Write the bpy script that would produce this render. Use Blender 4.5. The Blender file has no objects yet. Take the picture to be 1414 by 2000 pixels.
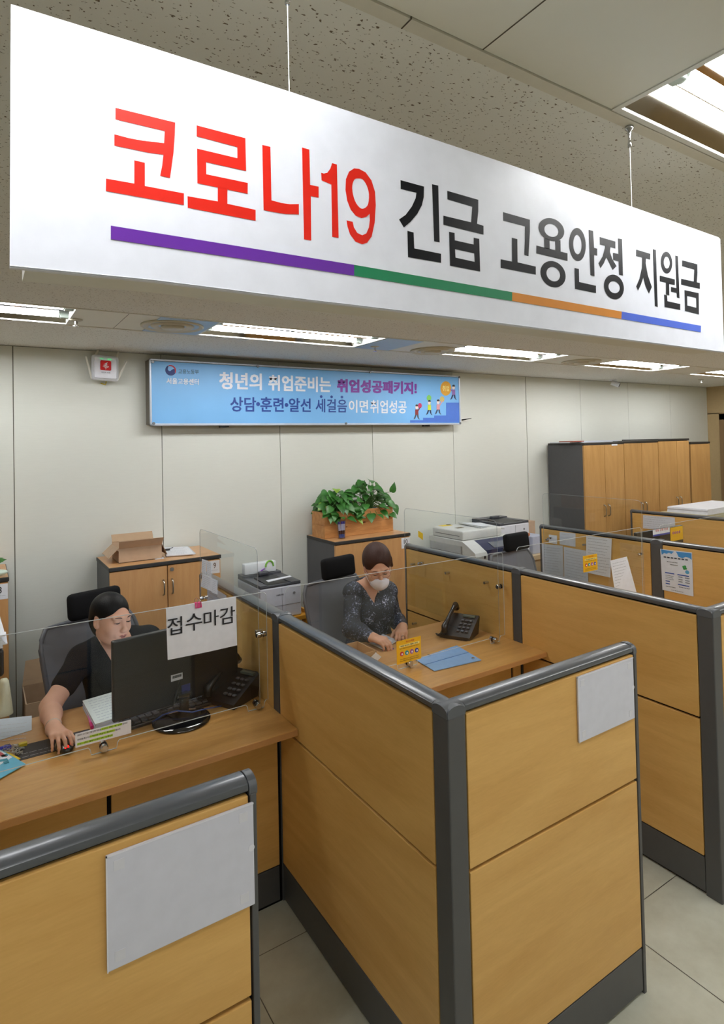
import bpy, bmesh, math, random
import numpy as np
from mathutils import Vector, Matrix, geometry
random.seed(7)
SC = bpy.context.scene
COL = SC.collection
# ------------------------------------------------------------------ camera
YAW, PITCH, ROLL = math.radians(32.79133514), math.radians(1.16712261), math.radians(-1.27642865)
FPX, CYP, CXP, CH = 1161.93182, 840.85246, 707.0, 1.8
_f = Vector((math.sin(YAW)*math.cos(PITCH), math.cos(YAW)*math.cos(PITCH), math.sin(PITCH)))
_r = Vector((math.cos(YAW), -math.sin(YAW), 0))
_u = _r.cross(_f)
RV = _r*math.cos(ROLL) + _u*math.sin(ROLL)
UV = -_r*math.sin(ROLL) + _u*math.cos(ROLL)

cam = bpy.data.cameras.new('camera'); co = bpy.data.objects.new('camera', cam); COL.objects.link(co)
co.matrix_world = Matrix(((RV.x, UV.x, -_f.x, 0), (RV.y, UV.y, -_f.y, 0), (RV.z, UV.z, -_f.z, CH), (0, 0, 0, 1)))
cam.sensor_fit = 'AUTO'; cam.sensor_width = 36.0
cam.lens = FPX/2000*36.0
cam.shift_x = 0.0; cam.shift_y = -(1000-CYP)/2000
cam.clip_start = 0.05; cam.clip_end = 60
SC.camera = co
# ------------------------------------------------------------------ exposure and world
SC.view_settings.view_transform = 'Standard'
SC.view_settings.look = 'None'
SC.view_settings.gamma = 1
SC.view_settings.use_curve_mapping = False
SC.view_settings.exposure = 0.0
TUBE = 45.0            # brightness of the fluorescent tubes
w = bpy.data.worlds.new('world'); SC.world = w; w.use_nodes = True
w.node_tree.nodes['Background'].inputs[0].default_value = (0.8, 0.85, 1, 1)
w.node_tree.nodes['Background'].inputs[1].default_value = 0.15
try:
    SC.cycles.use_denoising = True
    SC.cycles.max_bounces = 8; SC.cycles.transparent_max_bounces = 16
    SC.cycles.caustics_reflective = False; SC.cycles.caustics_refractive = False
    SC.cycles.sample_clamp_indirect = 6
except Exception: pass

def P(px, py, ax, val):
    """the point of plane (axis ax = val) seen at this place of the photograph; used to measure the room"""
    d = RV*((px-CXP)/FPX) - UV*((py-CYP)/FPX) + _f
    c = Vector((0, 0, CH)); t = (val-c[ax])/d[ax]
    return c + d*t

# ------------------------------------------------------------------ materials
def lin(c):
    r = []
    for v in c[:3]:
        v = v/255.0
        r.append(v/12.92 if v <= 0.04045 else ((v+0.055)/1.055)**2.4)
    return (r[0], r[1], r[2], 1)
MATS = {}
def M(name, rgb=(200, 200, 200), rough=0.5, metal=0, spec=0.5, coat=0, bump=0, bscale=200, var=0, vscale=30, stretch=(1, 1, 1), sheen=0, emit=None, es=0, alpha=1):
    if name in MATS: return MATS[name]
    m = bpy.data.materials.new(name); m.use_nodes = True; nt = m.node_tree; b = nt.nodes['Principled BSDF']
    b.inputs['Base Color'].default_value = lin(rgb); b.inputs['Roughness'].default_value = rough
    b.inputs['Metallic'].default_value = metal; b.inputs['Specular IOR Level'].default_value = spec
    b.inputs['Coat Weight'].default_value = coat; b.inputs['Sheen Weight'].default_value = sheen
    b.inputs['Alpha'].default_value = alpha
    if emit: b.inputs['Emission Color'].default_value = lin(emit); b.inputs['Emission Strength'].default_value = es
    tc = nt.nodes.new('ShaderNodeTexCoord'); mp = nt.nodes.new('ShaderNodeMapping')
    nt.links.new(tc.outputs['Object'], mp.inputs[0]); mp.inputs['Scale'].default_value = stretch
    n = nt.nodes.new('ShaderNodeTexNoise'); n.inputs['Scale'].default_value = vscale; n.inputs['Detail'].default_value = 4
    nt.links.new(mp.outputs[0], n.inputs['Vector'])
    v = var if var else 0.03
    mr = nt.nodes.new('ShaderNodeMapRange'); mr.inputs[1].default_value = 0.3; mr.inputs[2].default_value = 0.7
    mr.inputs[3].default_value = 1-v; mr.inputs[4].default_value = 1+v
    nt.links.new(n.outputs['Fac'], mr.inputs[0])
    mx = nt.nodes.new('ShaderNodeVectorMath'); mx.operation = 'SCALE'; mx.inputs[0].default_value = lin(rgb)[:3]
    nt.links.new(mr.outputs[0], mx.inputs['Scale']); nt.links.new(mx.outputs[0], b.inputs['Base Color'])
    if bump:
        n2 = nt.nodes.new('ShaderNodeTexNoise'); n2.inputs['Scale'].default_value = bscale; n2.inputs['Detail'].default_value = 3
        nt.links.new(mp.outputs[0], n2.inputs['Vector'])
        bp = nt.nodes.new('ShaderNodeBump'); bp.inputs['Strength'].default_value = bump; bp.inputs['Distance'].default_value = 0.002
        nt.links.new(n2.outputs['Fac'], bp.inputs['Height']); nt.links.new(bp.outputs[0], b.inputs['Normal'])
    MATS[name] = m; return m

def wood(name, c1, c2, grain='X', rough=0.38, scale=1.0, coat=0.0):
    """laminate wood with long soft grain along one axis"""
    m = bpy.data.materials.new(name); m.use_nodes = True; nt = m.node_tree; b = nt.nodes['Principled BSDF']
    b.inputs['Roughness'].default_value = rough; b.inputs['Coat Weight'].default_value = coat; b.inputs['Specular IOR Level'].default_value = 0.4
    tc = nt.nodes.new('ShaderNodeTexCoord'); mp = nt.nodes.new('ShaderNodeMapping')
    s = [9*scale]*3; s['XYZ'.index(grain)] = 1.1*scale
    mp.inputs['Scale'].default_value = s
    nt.links.new(tc.outputs['Object'], mp.inputs[0])
    n = nt.nodes.new('ShaderNodeTexNoise'); n.inputs['Scale'].default_value = 1.2; n.inputs['Detail'].default_value = 5; n.inputs['Distortion'].default_value = 1.4
    nt.links.new(mp.outputs[0], n.inputs['Vector'])
    n2 = nt.nodes.new('ShaderNodeTexNoise'); n2.inputs['Scale'].default_value = 22; n2.inputs['Detail'].default_value = 3
    nt.links.new(mp.outputs[0], n2.inputs['Vector'])
    ad = nt.nodes.new('ShaderNodeMath'); ad.operation = 'MULTIPLY_ADD'; ad.inputs[1].default_value = 0.35; 
    nt.links.new(n2.outputs['Fac'], ad.inputs[0]); nt.links.new(n.outputs['Fac'], ad.inputs[2])
    cr = nt.nodes.new('ShaderNodeValToRGB'); cr.color_ramp.elements[0].position = 0.45; cr.color_ramp.elements[1].position = 0.88
    cr.color_ramp.elements[0].color = lin(c2); cr.color_ramp.elements[1].color = lin(c1)
    nt.links.new(ad.outputs[0], cr.inputs[0]); nt.links.new(cr.outputs[0], b.inputs['Base Color'])
    MATS[name] = m; return m

WC1, WC2 = (229, 183, 108), (213, 164, 90)
W_X = wood('oak_laminate_grain_x', WC1, WC2, 'X')
W_Y = wood('oak_laminate_grain_y', WC1, WC2, 'Y')
W_Z = wood('oak_laminate_grain_z', (219, 172, 112), (205, 155, 95), 'Z')
W_TOP = wood('oak_desktop', (217, 167, 97), (194, 142, 76), 'X', rough=0.28, coat=0.15)
W_EDGE = M('oak_edge', (205, 150, 92), 0.4)
W_CAB = wood('cabinet_beech', (217, 167, 112), (206, 153, 98), 'Z', rough=0.35)
W_TALL = wood('tall_cabinet_beech', (208, 162, 102), (192, 146, 86), 'Z', rough=0.35)
PINE = wood('pine_planter', (222, 165, 104), (186, 124, 66), 'X', rough=0.5)
DKGREY = M('charcoal_metal', (82, 82, 82), 0.45, 0.0)
RAIL = M('grey_rail_metal', (90, 93, 97), 0.30, 0.2, coat=0.15)
GAPBLK = M('shadow_gap_black', (14, 13, 12), 0.8, spec=.2)
CAPG = M('grey_plastic_cap', (88, 91, 95), 0.4)
CABSIDE = M('cabinet_dark_grey', (88, 88, 90), 0.5)
CABEDGE = M('cabinet_black_edge', (48, 46, 44), 0.45)
WHITEP = M('white_plastic', (228, 230, 235), 0.35)
PAPER = M('white_paper', (238, 240, 246), 0.6)
PAPER2 = M('grey_white_paper', (214, 218, 226), 0.6)
INK = M('black_ink', (32, 33, 40), 0.6)
INKG = M('grey_ink', (120, 122, 130), 0.6)
BLACK = M('black_plastic', (26, 26, 28), 0.3)
BLACKM = M('black_fabric', (17, 17, 19), 0.85, bump=0.3, bscale=600, spec=0.2)
CHROME = M('polished_steel', (205, 205, 208), 0.12, 1.0)
STEEL = M('brushed_steel', (190, 188, 180), 0.3, 1.0)
GREYP = M('grey_plastic', (128, 130, 135), 0.4)
MESHG = M('grey_chair_mesh', (118, 119, 126), 0.7, bump=0.4, bscale=900)
CARD = M('cardboard', (196, 168, 140), 0.75, var=0.05)
CARDIN = M('cardboard_inside', (190, 160, 128), 0.8)

def face_mat(name, rgb, rough=0.5): return M(name, rgb, rough)
def specks(name, base, dark, near=True):
    """mineral fibre ceiling board with fissures and pinholes"""
    m = bpy.data.materials.new(name); m.use_nodes = True; nt = m.node_tree; b = nt.nodes['Principled BSDF']
    b.inputs['Roughness'].default_value = 0.85; b.inputs['Specular IOR Level'].default_value = 0.15
    tc = nt.nodes.new('ShaderNodeTexCoord')
    def blob(scale, thr, soft, rot, st, dist=0.0):
        mp = nt.nodes.new('ShaderNodeMapping'); mp.inputs['Scale'].default_value = st; mp.inputs['Rotation'].default_value = (0, 0, rot)
        nt.links.new(tc.outputs['Object'], mp.inputs[0])
        n = nt.nodes.new('ShaderNodeTexNoise'); n.inputs['Scale'].default_value = scale; n.inputs['Detail'].default_value = 2.5; n.inputs['Distortion'].default_value = dist
        nt.links.new(mp.outputs[0], n.inputs['Vector'])
        r = nt.nodes.new('ShaderNodeMapRange'); r.inputs[1].default_value = thr; r.inputs[2].default_value = thr+soft
        nt.links.new(n.outputs['Fac'], r.inputs[0]); return r.outputs[0]
    a = blob(95, 0.65, 0.03, 0.9, (1.0, 2.0, 1), 0.5)
    def dots(scale, rad):
        v = nt.nodes.new('ShaderNodeTexVoronoi'); v.inputs['Scale'].default_value = scale
        nt.links.new(tc.outputs['Object'], v.inputs['Vector'])
        r = nt.nodes.new('ShaderNodeMapRange'); r.inputs[1].default_value = rad; r.inputs[2].default_value = rad*0.6
        nt.links.new(v.outputs['Distance'], r.inputs[0]); return r.outputs[0]
    d = dots(105, 0.15)
    mx = nt.nodes.new('ShaderNodeMath'); mx.operation = 'MAXIMUM'; nt.links.new(a, mx.inputs[0]); nt.links.new(d, mx.inputs[1])
    mix = nt.nodes.new('ShaderNodeMix'); mix.data_type = 'RGBA'
    nt.links.new(mx.outputs[0], mix.inputs[0]); mix.inputs[6].default_value = lin(base); mix.inputs[7].default_value = lin(dark)
    nt.links.new(mix.outputs[2], b.inputs['Base Color'])
    bp = nt.nodes.new('ShaderNodeBump'); bp.inputs['Strength'].default_value = 0.5; bp.inputs['Distance'].default_value = 0.002; bp.invert = True
    nt.links.new(mx.outputs[0], bp.inputs['Height']); nt.links.new(bp.outputs[0], b.inputs['Normal'])
    MATS[name] = m; return m
CEILT = specks('fissured_ceiling_board', (240, 240, 235), (120, 106, 90))
CEILP = M('ceiling_painted_panel', (234, 232, 220), 0.45, var=0.03, vscale=3)
WALLM = M('cream_wall_panel', (226, 227, 217), 0.55, bump=0.15, bscale=260, stretch=(0.3, 1, 4), var=0.012, vscale=40)
WALLB = M('tan_wall', (198, 172, 128), 0.6)
FLOORM = None
def tile_floor():
    m = bpy.data.materials.new('stone_floor_tile'); m.use_nodes = True; nt = m.node_tree; b = nt.nodes['Principled BSDF']
    b.inputs['Roughness'].default_value = 0.4
    tc = nt.nodes.new('ShaderNodeTexCoord')
    n = nt.nodes.new('ShaderNodeTexNoise'); n.inputs['Scale'].default_value = 5; n.inputs['Detail'].default_value = 6; n.inputs['Roughness'].default_value = 0.65
    nt.links.new(tc.outputs['Object'], n.inputs['Vector'])
    cr = nt.nodes.new('ShaderNodeValToRGB'); cr.color_ramp.elements[0].position = 0.3; cr.color_ramp.elements[1].position = 0.72
    cr.color_ramp.elements[0].color = lin((192, 190, 170)); cr.color_ramp.elements[1].color = lin((216, 216, 198))
    nt.links.new(n.outputs['Fac'], cr.inputs[0])
    nt.links.new(cr.outputs[0], b.inputs['Base Color'])
    return m
FLOORM = tile_floor()

def acrylic(name, tint=(247, 250, 250), refl=1.0):
    m = bpy.data.materials.new(name); m.use_nodes = True; nt = m.node_tree
    for n in list(nt.nodes): nt.nodes.remove(n)
    o = nt.nodes.new('ShaderNodeOutputMaterial'); tr = nt.nodes.new('ShaderNodeBsdfTransparent'); gl = nt.nodes.new('ShaderNodeBsdfGlossy')
    tr.inputs[0].default_value = lin(tint); gl.inputs['Roughness'].default_value = 0.03; gl.inputs['Color'].default_value = (1, 1, 1, 1)
    fr = nt.nodes.new('ShaderNodeFresnel'); fr.inputs[0].default_value = 1.45
    ge = nt.nodes.new('ShaderNodeNewGeometry'); io = nt.nodes.new('ShaderNodeMath'); io.operation = 'MULTIPLY_ADD'; io.inputs[1].default_value = 1/1.45-1.45; io.inputs[2].default_value = 1.45
    nt.links.new(ge.outputs['Backfacing'], io.inputs[0]); nt.links.new(io.outputs[0], fr.inputs[0])
    mu = nt.nodes.new('ShaderNodeMath'); mu.operation = 'MULTIPLY'; mu.inputs[1].default_value = refl
    nt.links.new(fr.outputs[0], mu.inputs[0])
    mx = nt.nodes.new('ShaderNodeMixShader'); nt.links.new(mu.outputs[0], mx.inputs[0]); nt.links.new(tr.outputs[0], mx.inputs[1]); nt.links.new(gl.outputs[0], mx.inputs[2])
    nt.links.new(mx.outputs[0], o.inputs[0]); MATS[name] = m; return m
ACRY = acrylic('clear_acrylic')
EDGE = M('polished_acrylic_edge', (222, 226, 228), 0.15, spec=0.8)
EDGE.node_tree.nodes['Principled BSDF'].inputs['Alpha'].default_value = 0.9

EDGE2 = M('clear_acrylic_edge', (190, 196, 200), 0.12, spec=0.9)
EDGE2.node_tree.nodes['Principled BSDF'].inputs['Alpha'].default_value = 0.6
# ------------------------------------------------------------------ mesh builder
class MB:
    def __init__(s): s.bm = bmesh.new(); s.mi = 0
    def _fin(s, verts, faces=None, mat=None):
        fs = faces if faces is not None else list({f for v in verts for f in v.link_faces})
        for f in fs: f.material_index = s.mi
        return s
    def box(s, x0, x1, y0, y1, z0, z1, b=0, seg=2, mx=None):
        r = bmesh.ops.create_cube(s.bm, size=1)
        vs = r['verts']
        for v in vs:
            v.co = Vector((x0+(x1-x0)*(v.co.x+.5), y0+(y1-y0)*(v.co.y+.5), z0+(z1-z0)*(v.co.z+.5)))
        if b > 0:
            es = list({e for v in vs for e in v.link_edges})
            rr = bmesh.ops.bevel(s.bm, geom=es, offset=b, segments=seg, affect='EDGES', profile=0.5)
            vs = list({v for f in rr['faces'] for v in f.verts} | {v for v in vs if v.is_valid})
            vs2 = set(vs)
            for v in vs: 
                for e in v.link_edges: vs2.add(e.other_vert(v))
            vs = list(vs2)
        if mx is not None: bmesh.ops.transform(s.bm, matrix=mx, verts=vs)
        return s._fin(vs)
    def cyl(s, p0, p1, r, r2=None, n=16, caps=True):
        p0 = Vector(p0); p1 = Vector(p1); d = p1-p0; L = d.length
        if L < 1e-9: return s
        q = d.to_track_quat('Z', 'Y').to_matrix().to_4x4()
        mx = Matrix.Translation((p0+p1)/2) @ q
        rr = bmesh.ops.create_cone(s.bm, cap_ends=caps, cap_tris=False, segments=n, radius1=r, radius2=r if r2 is None else r2, depth=L, matrix=mx)
        return s._fin(rr['verts'])
    def sph(s, c, r, sc=(1, 1, 1), n=16, mx=None):
        m = Matrix.Translation(Vector(c)) @ (mx if mx is not None else Matrix.Identity(4)) @ Matrix.Diagonal((r*sc[0], r*sc[1], r*sc[2], 1))
        rr = bmesh.ops.create_uvsphere(s.bm, u_segments=n, v_segments=max(6, n//2), radius=1, matrix=m)
        return s._fin(rr['verts'])
    def tube(s, pts, r, n=8, closed=False, caps=True):
        pts = [Vector(p) for p in pts]; N = len(pts); rings = []
        up = Vector((0.13, 0.21, 1)).normalized(); 
        for i, p in enumerate(pts):
            a = pts[(i-1) % N] if (closed or i > 0) else p; b = pts[(i+1) % N] if (closed or i < N-1) else p
            t = (b-a).normalized()
            sx = t.cross(up)
            if sx.length < 1e-3: sx = t.cross(Vector((1, 0, 0)))
            sx.normalize(); sy = sx.cross(t).normalized()
            rad = r[i] if isinstance(r, (list, tuple)) else r
            rings.append([s.bm.verts.new(p+sx*math.cos(2*math.pi*k/n)*rad+sy*math.sin(2*math.pi*k/n)*rad) for k in range(n)])
        fs = []
        for i in range(N if closed else N-1):
            A = rings[i]; B = rings[(i+1) % N]
            for k in range(n): fs.append(s.bm.faces.new((A[k], A[(k+1) % n], B[(k+1) % n], B[k])))
        if caps and not closed:
            fs.append(s.bm.faces.new(rings[0][::-1])); fs.append(s.bm.faces.new(rings[-1]))
        for f in fs: f.material_index = s.mi
        return s
    def prism(s, prof, a0, a1, axis='X', mi=None):
        """prof: list of (u,v) in the plane across axis; X: (y,z)  Y: (x,z)  Z: (x,y)"""
        def mk(u, v, a): return {'X': (a, u, v), 'Y': (u, a, v), 'Z': (u, v, a)}[axis]
        A = [s.bm.verts.new(mk(u, v, a0)) for u, v in prof]; B = [s.bm.verts.new(mk(u, v, a1)) for u, v in prof]
        n = len(prof); fs = []
        for k in range(n): fs.append(s.bm.faces.new((A[k], A[(k+1) % n], B[(k+1) % n], B[k])))
        fs.append(s.bm.faces.new(A[::-1])); fs.append(s.bm.faces.new(B))
        for f in fs: f.material_index = s.mi
        bmesh.ops.recalc_face_normals(s.bm, faces=fs)
        return s
    def poly(s, pts, holes=(), thick=0.0, n=None):
        """flat polygon from 3D points, optional holes, extruded by thick along normal n"""
        pts = [Vector(p) for p in pts]; hs = [[Vector(p) for p in h] for h in holes]
        tri = geometry.tessellate_polygon([pts]+hs)
        allp = pts+[p for h in hs for p in h]
        nn = Vector(n).normalized() if n is not None else Vector((0, -1, 0))
        V = [s.bm.verts.new(p+nn*thick) for p in allp]
        fs = []
        for t in tri:
            try: 
                f = s.bm.faces.new([V[i] for i in t]); f.normal_update()
                if f.normal.dot(nn) < 0: f.normal_flip()
                fs.append(f)
            except ValueError: pass
        if thick > 0:
            Bk = [s.bm.verts.new(p) for p in allp]; o = 0
            for loop in [pts]+hs:
                L = len(loop)
                for k in range(L):
                    fs.append(s.bm.faces.new((V[o+k], V[o+(k+1) % L], Bk[o+(k+1) % L], Bk[o+k])))
                o += L
        for f in fs: f.material_index = s.mi
        return s
    def quad(s, a, b, c, d):
        f = s.bm.faces.new([s.bm.verts.new(Vector(p)) for p in (a, b, c, d)]); f.material_index = s.mi; return s
    def lathe(s, c, prof, n=20, mx=None):
        """prof list of (r,z) from the base point c"""
        c = Vector(c); rings = []
        T = mx if mx is not None else Matrix.Identity(4)
        for r, z in prof:
            rings.append([s.bm.verts.new(c + (T @ Vector((r*math.cos(2*math.pi*k/n), r*math.sin(2*math.pi*k/n), z)))) for k in range(n)])
        fs = []
        for i in range(len(prof)-1):
            for k in range(n): fs.append(s.bm.faces.new((rings[i][k], rings[i][(k+1) % n], rings[i+1][(k+1) % n], rings[i+1][k])))
        if prof[0][0] > 1e-5: fs.append(s.bm.faces.new(rings[0][::-1]))
        if prof[-1][0] > 1e-5: fs.append(s.bm.faces.new(rings[-1]))
        for f in fs: f.material_index = s.mi
        return s
    def mesh_in(s, verts, faces, mx=None):
        V = [s.bm.verts.new((mx @ Vector(v)) if mx is not None else Vector(v)) for v in verts]
        for f in faces:
            try: ff = s.bm.faces.new([V[i] for i in f]); ff.material_index = s.mi
            except ValueError: pass
        return s
    def text(s, body, ll, lr, ul, off=0.0, res=2, raise_=0.0, n=(0, -1, 0), bold=0.0):
        """lettering fitted to the box ll (lower left), lr (lower right), ul (upper left)"""
        vs, fs = glyphs(body, off, res)
        if not vs: return s
        xs = [v[0] for v in vs]; ys = [v[1] for v in vs]; x0, x1, y0, y1 = min(xs), max(xs), min(ys), max(ys)
        ll, lr, ul = Vector(ll), Vector(lr), Vector(ul); nn = Vector(n)*raise_
        X = lr-ll; Y = ul-ll
        for k_, (sx, sy) in enumerate([(0, 0)] if not bold else [(-1, -.7), (1, -.7), (-1, .7), (1, .7), (0, 0)]):
            du, dv = sx*bold, sy*bold; N2 = nn*(1+.1*k_)
            V = [s.bm.verts.new(ll+X*((v[0]+du-x0)/(x1-x0+1e-9))+Y*((v[1]+dv-y0)/(y1-y0+1e-9))+N2) for v in vs]
            for f in fs:
                try: ff = s.bm.faces.new([V[i] for i in f]); ff.material_index = s.mi
                except ValueError: pass
        return s
    def build(s, name, mat, parent=None, world=True, loc=None, rz=0, smooth=False, autosmooth=None, **props):
        me = bpy.data.meshes.new(name)
        o = bpy.data.objects.new(name, me); COL.objects.link(o)
        if parent is not None:
            if world:
                s.bm.transform(root_mat(parent).inverted())
            o.parent = parent
        elif loc is not None:
            mm = Matrix.Translation(Vector(loc)) @ Matrix.Rotation(rz, 4, 'Z')
            if world: s.bm.transform(mm.inverted())
            o.location = loc; o.rotation_euler = (0, 0, rz)
        bmesh.ops.recalc_face_normals(s.bm, faces=[f for f in s.bm.faces]) if props.pop('recalc', False) else None
        s.bm.to_mesh(me); s.bm.free()
        for m_ in (mat if isinstance(mat, (list, tuple)) else [mat]): me.materials.append(m_)
        if smooth:
            for p in me.polygons: p.use_smooth = True
            if autosmooth is not None:
                try: me.set_sharp_from_angle(angle=math.radians(autosmooth))
                except Exception: pass
        for k, v in props.items(): o[k] = v
        return o
def root_mat(o):
    m = Matrix.Translation(o.location) @ Matrix.Rotation(o.rotation_euler[2], 4, 'Z')
    return (root_mat(o.parent) @ m) if o.parent is not None else m
_gc = {}
def glyphs(body, off, res):
    k = (body, off, res)
    if k in _gc: return _gc[k]
    c = bpy.data.curves.new('lettering', 'FONT'); c.body = body; c.resolution_u = res; c.offset = off; c.fill_mode = 'FRONT'
    o = bpy.data.objects.new('lettering', c); COL.objects.link(o)
    dg = bpy.context.evaluated_depsgraph_get(); dg.update()
    me = bpy.data.meshes.new_from_object(o.evaluated_get(dg))
    vs = [tuple(v.co) for v in me.vertices]; fs = [tuple(p.vertices) for p in me.polygons]
    bpy.data.objects.remove(o); bpy.data.meshes.remove(me); bpy.data.curves.remove(c)
    _gc[k] = (vs, fs); return _gc[k]

def T(name, label, cat, loc=(0, 0, 0), rz=0, group=None):
    o = bpy.data.objects.new(name, None); COL.objects.link(o); o.empty_display_size = 0.05
    o.location = loc; o.rotation_euler = (0, 0, rz); o['label'] = label; o['category'] = cat
    if group: o['group'] = group
    return o
def tag(o, label, cat, group=None):
    o['label'] = label; o['category'] = cat
    if group: o['group'] = group
    return o
def struct(o): o['kind'] = 'structure'; return o
def dup(root, loc, rz, label, group=None):
    r = root.copy(); COL.objects.link(r); r.location = loc; r.rotation_euler = (0, 0, rz); r['label'] = label
    if group: r['group'] = group
    for ch in list(root.children):
        c = ch.copy(); COL.objects.link(c); c.parent = r
        for g in ch.children:
            d = g.copy(); COL.objects.link(d); d.parent = c
    return r

# ================================================================== SETTING
ZC = 2.40; YW = 3.93; XR = 7.70; XL = -4.2; YN = -4.5
b = MB(); b.box(XL-.1, XR+.1, YN-.1, YW+.1, -0.12, -0.004)
struct(b.build('floor_slab', M('grout_grey', (128, 122, 108), 0.8))).name = 'floor'
fl = bpy.data.objects['floor']
b = MB(); TS = 0.608; xa = 1.972; ya = 1.404; g = 0.0016
for i in range(-11, 10):
    for j in range(-10, 5):
        x0, x1, y0, y1 = xa+i*TS+g, xa+(i+1)*TS-g, ya+j*TS+g, ya+(j+1)*TS-g
        x0, x1, y0, y1 = max(x0, XL), min(x1, XR), max(y0, YN), min(y1, YW)
        if x1-x0 > .01 and y1-y0 > .01: b.quad((x0, y0, 0), (x1, y0, 0), (x1, y1, 0), (x0, y1, 0))
o = b.build('floor_tiles', FLOORM, fl); 
# back wall: panels with narrow joints
SEAMS = [-3.99, -3.16, -2.33, -1.50, -.66, .167, .994, 1.827, 2.629, 3.477, 4.409, 5.22, 6.042, 6.87]
b = MB(); b.box(XL, XR, YW+.012, YW+.15, 0, ZC+.05); b.mi = 1
ed = [XL]+SEAMS+[XR]
for i in range(len(ed)-1):
    gg = 0.0022 if abs(ed[i]-3.477) > .1 else .006
    b.box(ed[i]+.0022, ed[i+1]-gg, YW, YW+.013, 0.10, ZC-.003)
struct(b.build('wall_back', [M('joint_dark', (105, 100, 82), 0.8), WALLM]))
b = MB(); b.box(XL, XR, YW-.008, YW+.002, 0, .10); struct(b.build('baseboard_back', M('baseboard_grey', (90, 88, 84), 0.5)))
b = MB(); b.box(XR, XR+.12, YN, 2.9, 0, ZC); b.box(XR, XR+.12, 2.9, YW+.1, 2.06, ZC); b.box(XR, XR+.12, 3.78, YW+.1, 0, 2.07)
b.box(XR+.11, XR+.13, 2.8, YW+.1, 0, ZC); struct(b.build('wall_right', WALLB))
b = MB(); b.box(XL-.12, XL, YN, YW+.1, 0, ZC); struct(b.build('wall_left', WALLM))
b = MB(); b.box(XL, XR, YN-.12, YN, 0, ZC); struct(b.build('wall_front', M('far_wall_paint', (205, 198, 182), 0.7)))
# door in the right wall, set back in its frame
dr = T('door_1', '', '', (XR, 3.35, 0)); del dr['label']; del dr['category']; dr['kind'] = 'structure'
b = MB(); b.box(XR+.05, XR+.10, 2.97, 3.73, 0, 2.03); b.build('door_leaf', wood('door_veneer', (150, 118, 78), (136, 104, 66), 'Z'), dr)
b = MB()
b.box(XR-.01, XR+.115, 3.70, 3.79, 0, 2.06, .004); b.box(XR-.01, XR+.115, 2.9, 2.98, 0, 2.06, .004); b.box(XR-.01, XR+.115, 2.9, 3.79, 1.98, 2.065, .004)
b.build('door_frame', M('door_frame_brown', (150, 120, 84), 0.5), dr)
b = MB(); b.cyl((XR+.05, 3.63, 1.02), (XR-.01, 3.63, 1.02), .012); b.cyl((XR-.005, 3.63, 1.02), (XR-.005, 3.52, 1.02), .009); b.cyl((XR+.045, 3.63, 1.02), (XR+.05, 3.63, 1.02), .026)
b.build('door_handle', CHROME, dr)
b = MB(); b.box(XR+.044, XR+.05, 3.32, 3.5, 1.12, 1.30); b.build('door_notice', M('door_notice_blue', (178, 186, 214), 0.5), dr)

# ceiling with recessed light bays
bays = []  # (x0,x1,y0,y1)
ROW1 = (2.78, 3.16); ROW2 = (0.275, 0.651)
for k in range(-1, 5): 
    x0 = .985+k*1.619
    if x0+1.0 < XR and x0 > XL: bays.append((x0, x0+1.0, ROW1[0], ROW1[1]))
for k in range(-1, 4):
    x0 = .978+k*1.619
    if x0 > XL: bays.append((x0, x0+1.0, ROW2[0], ROW2[1]))
for yy in (-2.2,):  # unseen row behind the camera, added to light the room
    for k in range(-1, 4):
        x0 = .978+k*1.619
        if x0 > XL: bays.append((x0, x0+1.0, yy, yy+.376))
def strip(b, y0, y1, cut):
    xs = [XL]
    for c in sorted(cut): xs += [c[0], c[1]]
    xs += [XR]
    for i in range(0, len(xs), 2): b.box(xs[i], xs[i+1], y0, y1, ZC, ZC+.03)
rows = sorted({(c[2], c[3]) for c in bays})
b = MB(); prev = YN
for r0, r1 in rows:
    top = r0 - (0.0)
    if prev < top: b.box(XL, XR, prev+(0.022 if prev > YN else 0), top, ZC, ZC+.03)
    prev = r1
b.box(XL, XR, prev, YW+.1, ZC, ZC+.03)
struct(b.build('ceiling', CEILT))
# smooth painted strips that carry the lights, and the flat T-bar edge
b = MB()
for r0, r1 in rows: strip(b, r0, r1, [c for c in bays if c[2] == r0])
struct(b.build('trim_1', CEILP))
b = MB()
for r0, r1 in rows: 
    b.box(XL, XR, r1+.0015, r1+.024, ZC-.003, ZC+.01); b.box(XL, XR, r0-.012, r0-.001, ZC-.003, ZC+.01)
struct(b.build('trim_2', M('ceiling_bar_paint', (222, 218, 204), 0.4)))
# smooth panels of the near strip are larger: dark hairline joints
b = MB()
for x in (.656, .32, .0): b.box(x-.001, x+.001, ROW2[0], ROW2[1], ZC-.0006, ZC+.002)
b.box(XL, XR, ROW2[0]-.02, ROW2[0]-.0185, ZC-.0006, ZC+.002)
b.box(.517, .519, ROW2[1]+.0, ROW2[1]+.024, ZC-.0036, ZC)
for x in (.75-.18, .95): b.box(x-.001, x+.001, ROW1[0], ROW1[1], ZC-.0006, ZC+.002)
struct(b.build('trim_3', M('joint_brown', (88, 80, 66), 0.8)))
b = MB(); b.box(XL, XR, YN, YW+.1, ZC+.22, ZC+.3); b.mi = 0
struct(b.build('ceiling_slab', M('slab_grey', (60, 60, 60), 0.9))).name = 'ceiling'
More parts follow.
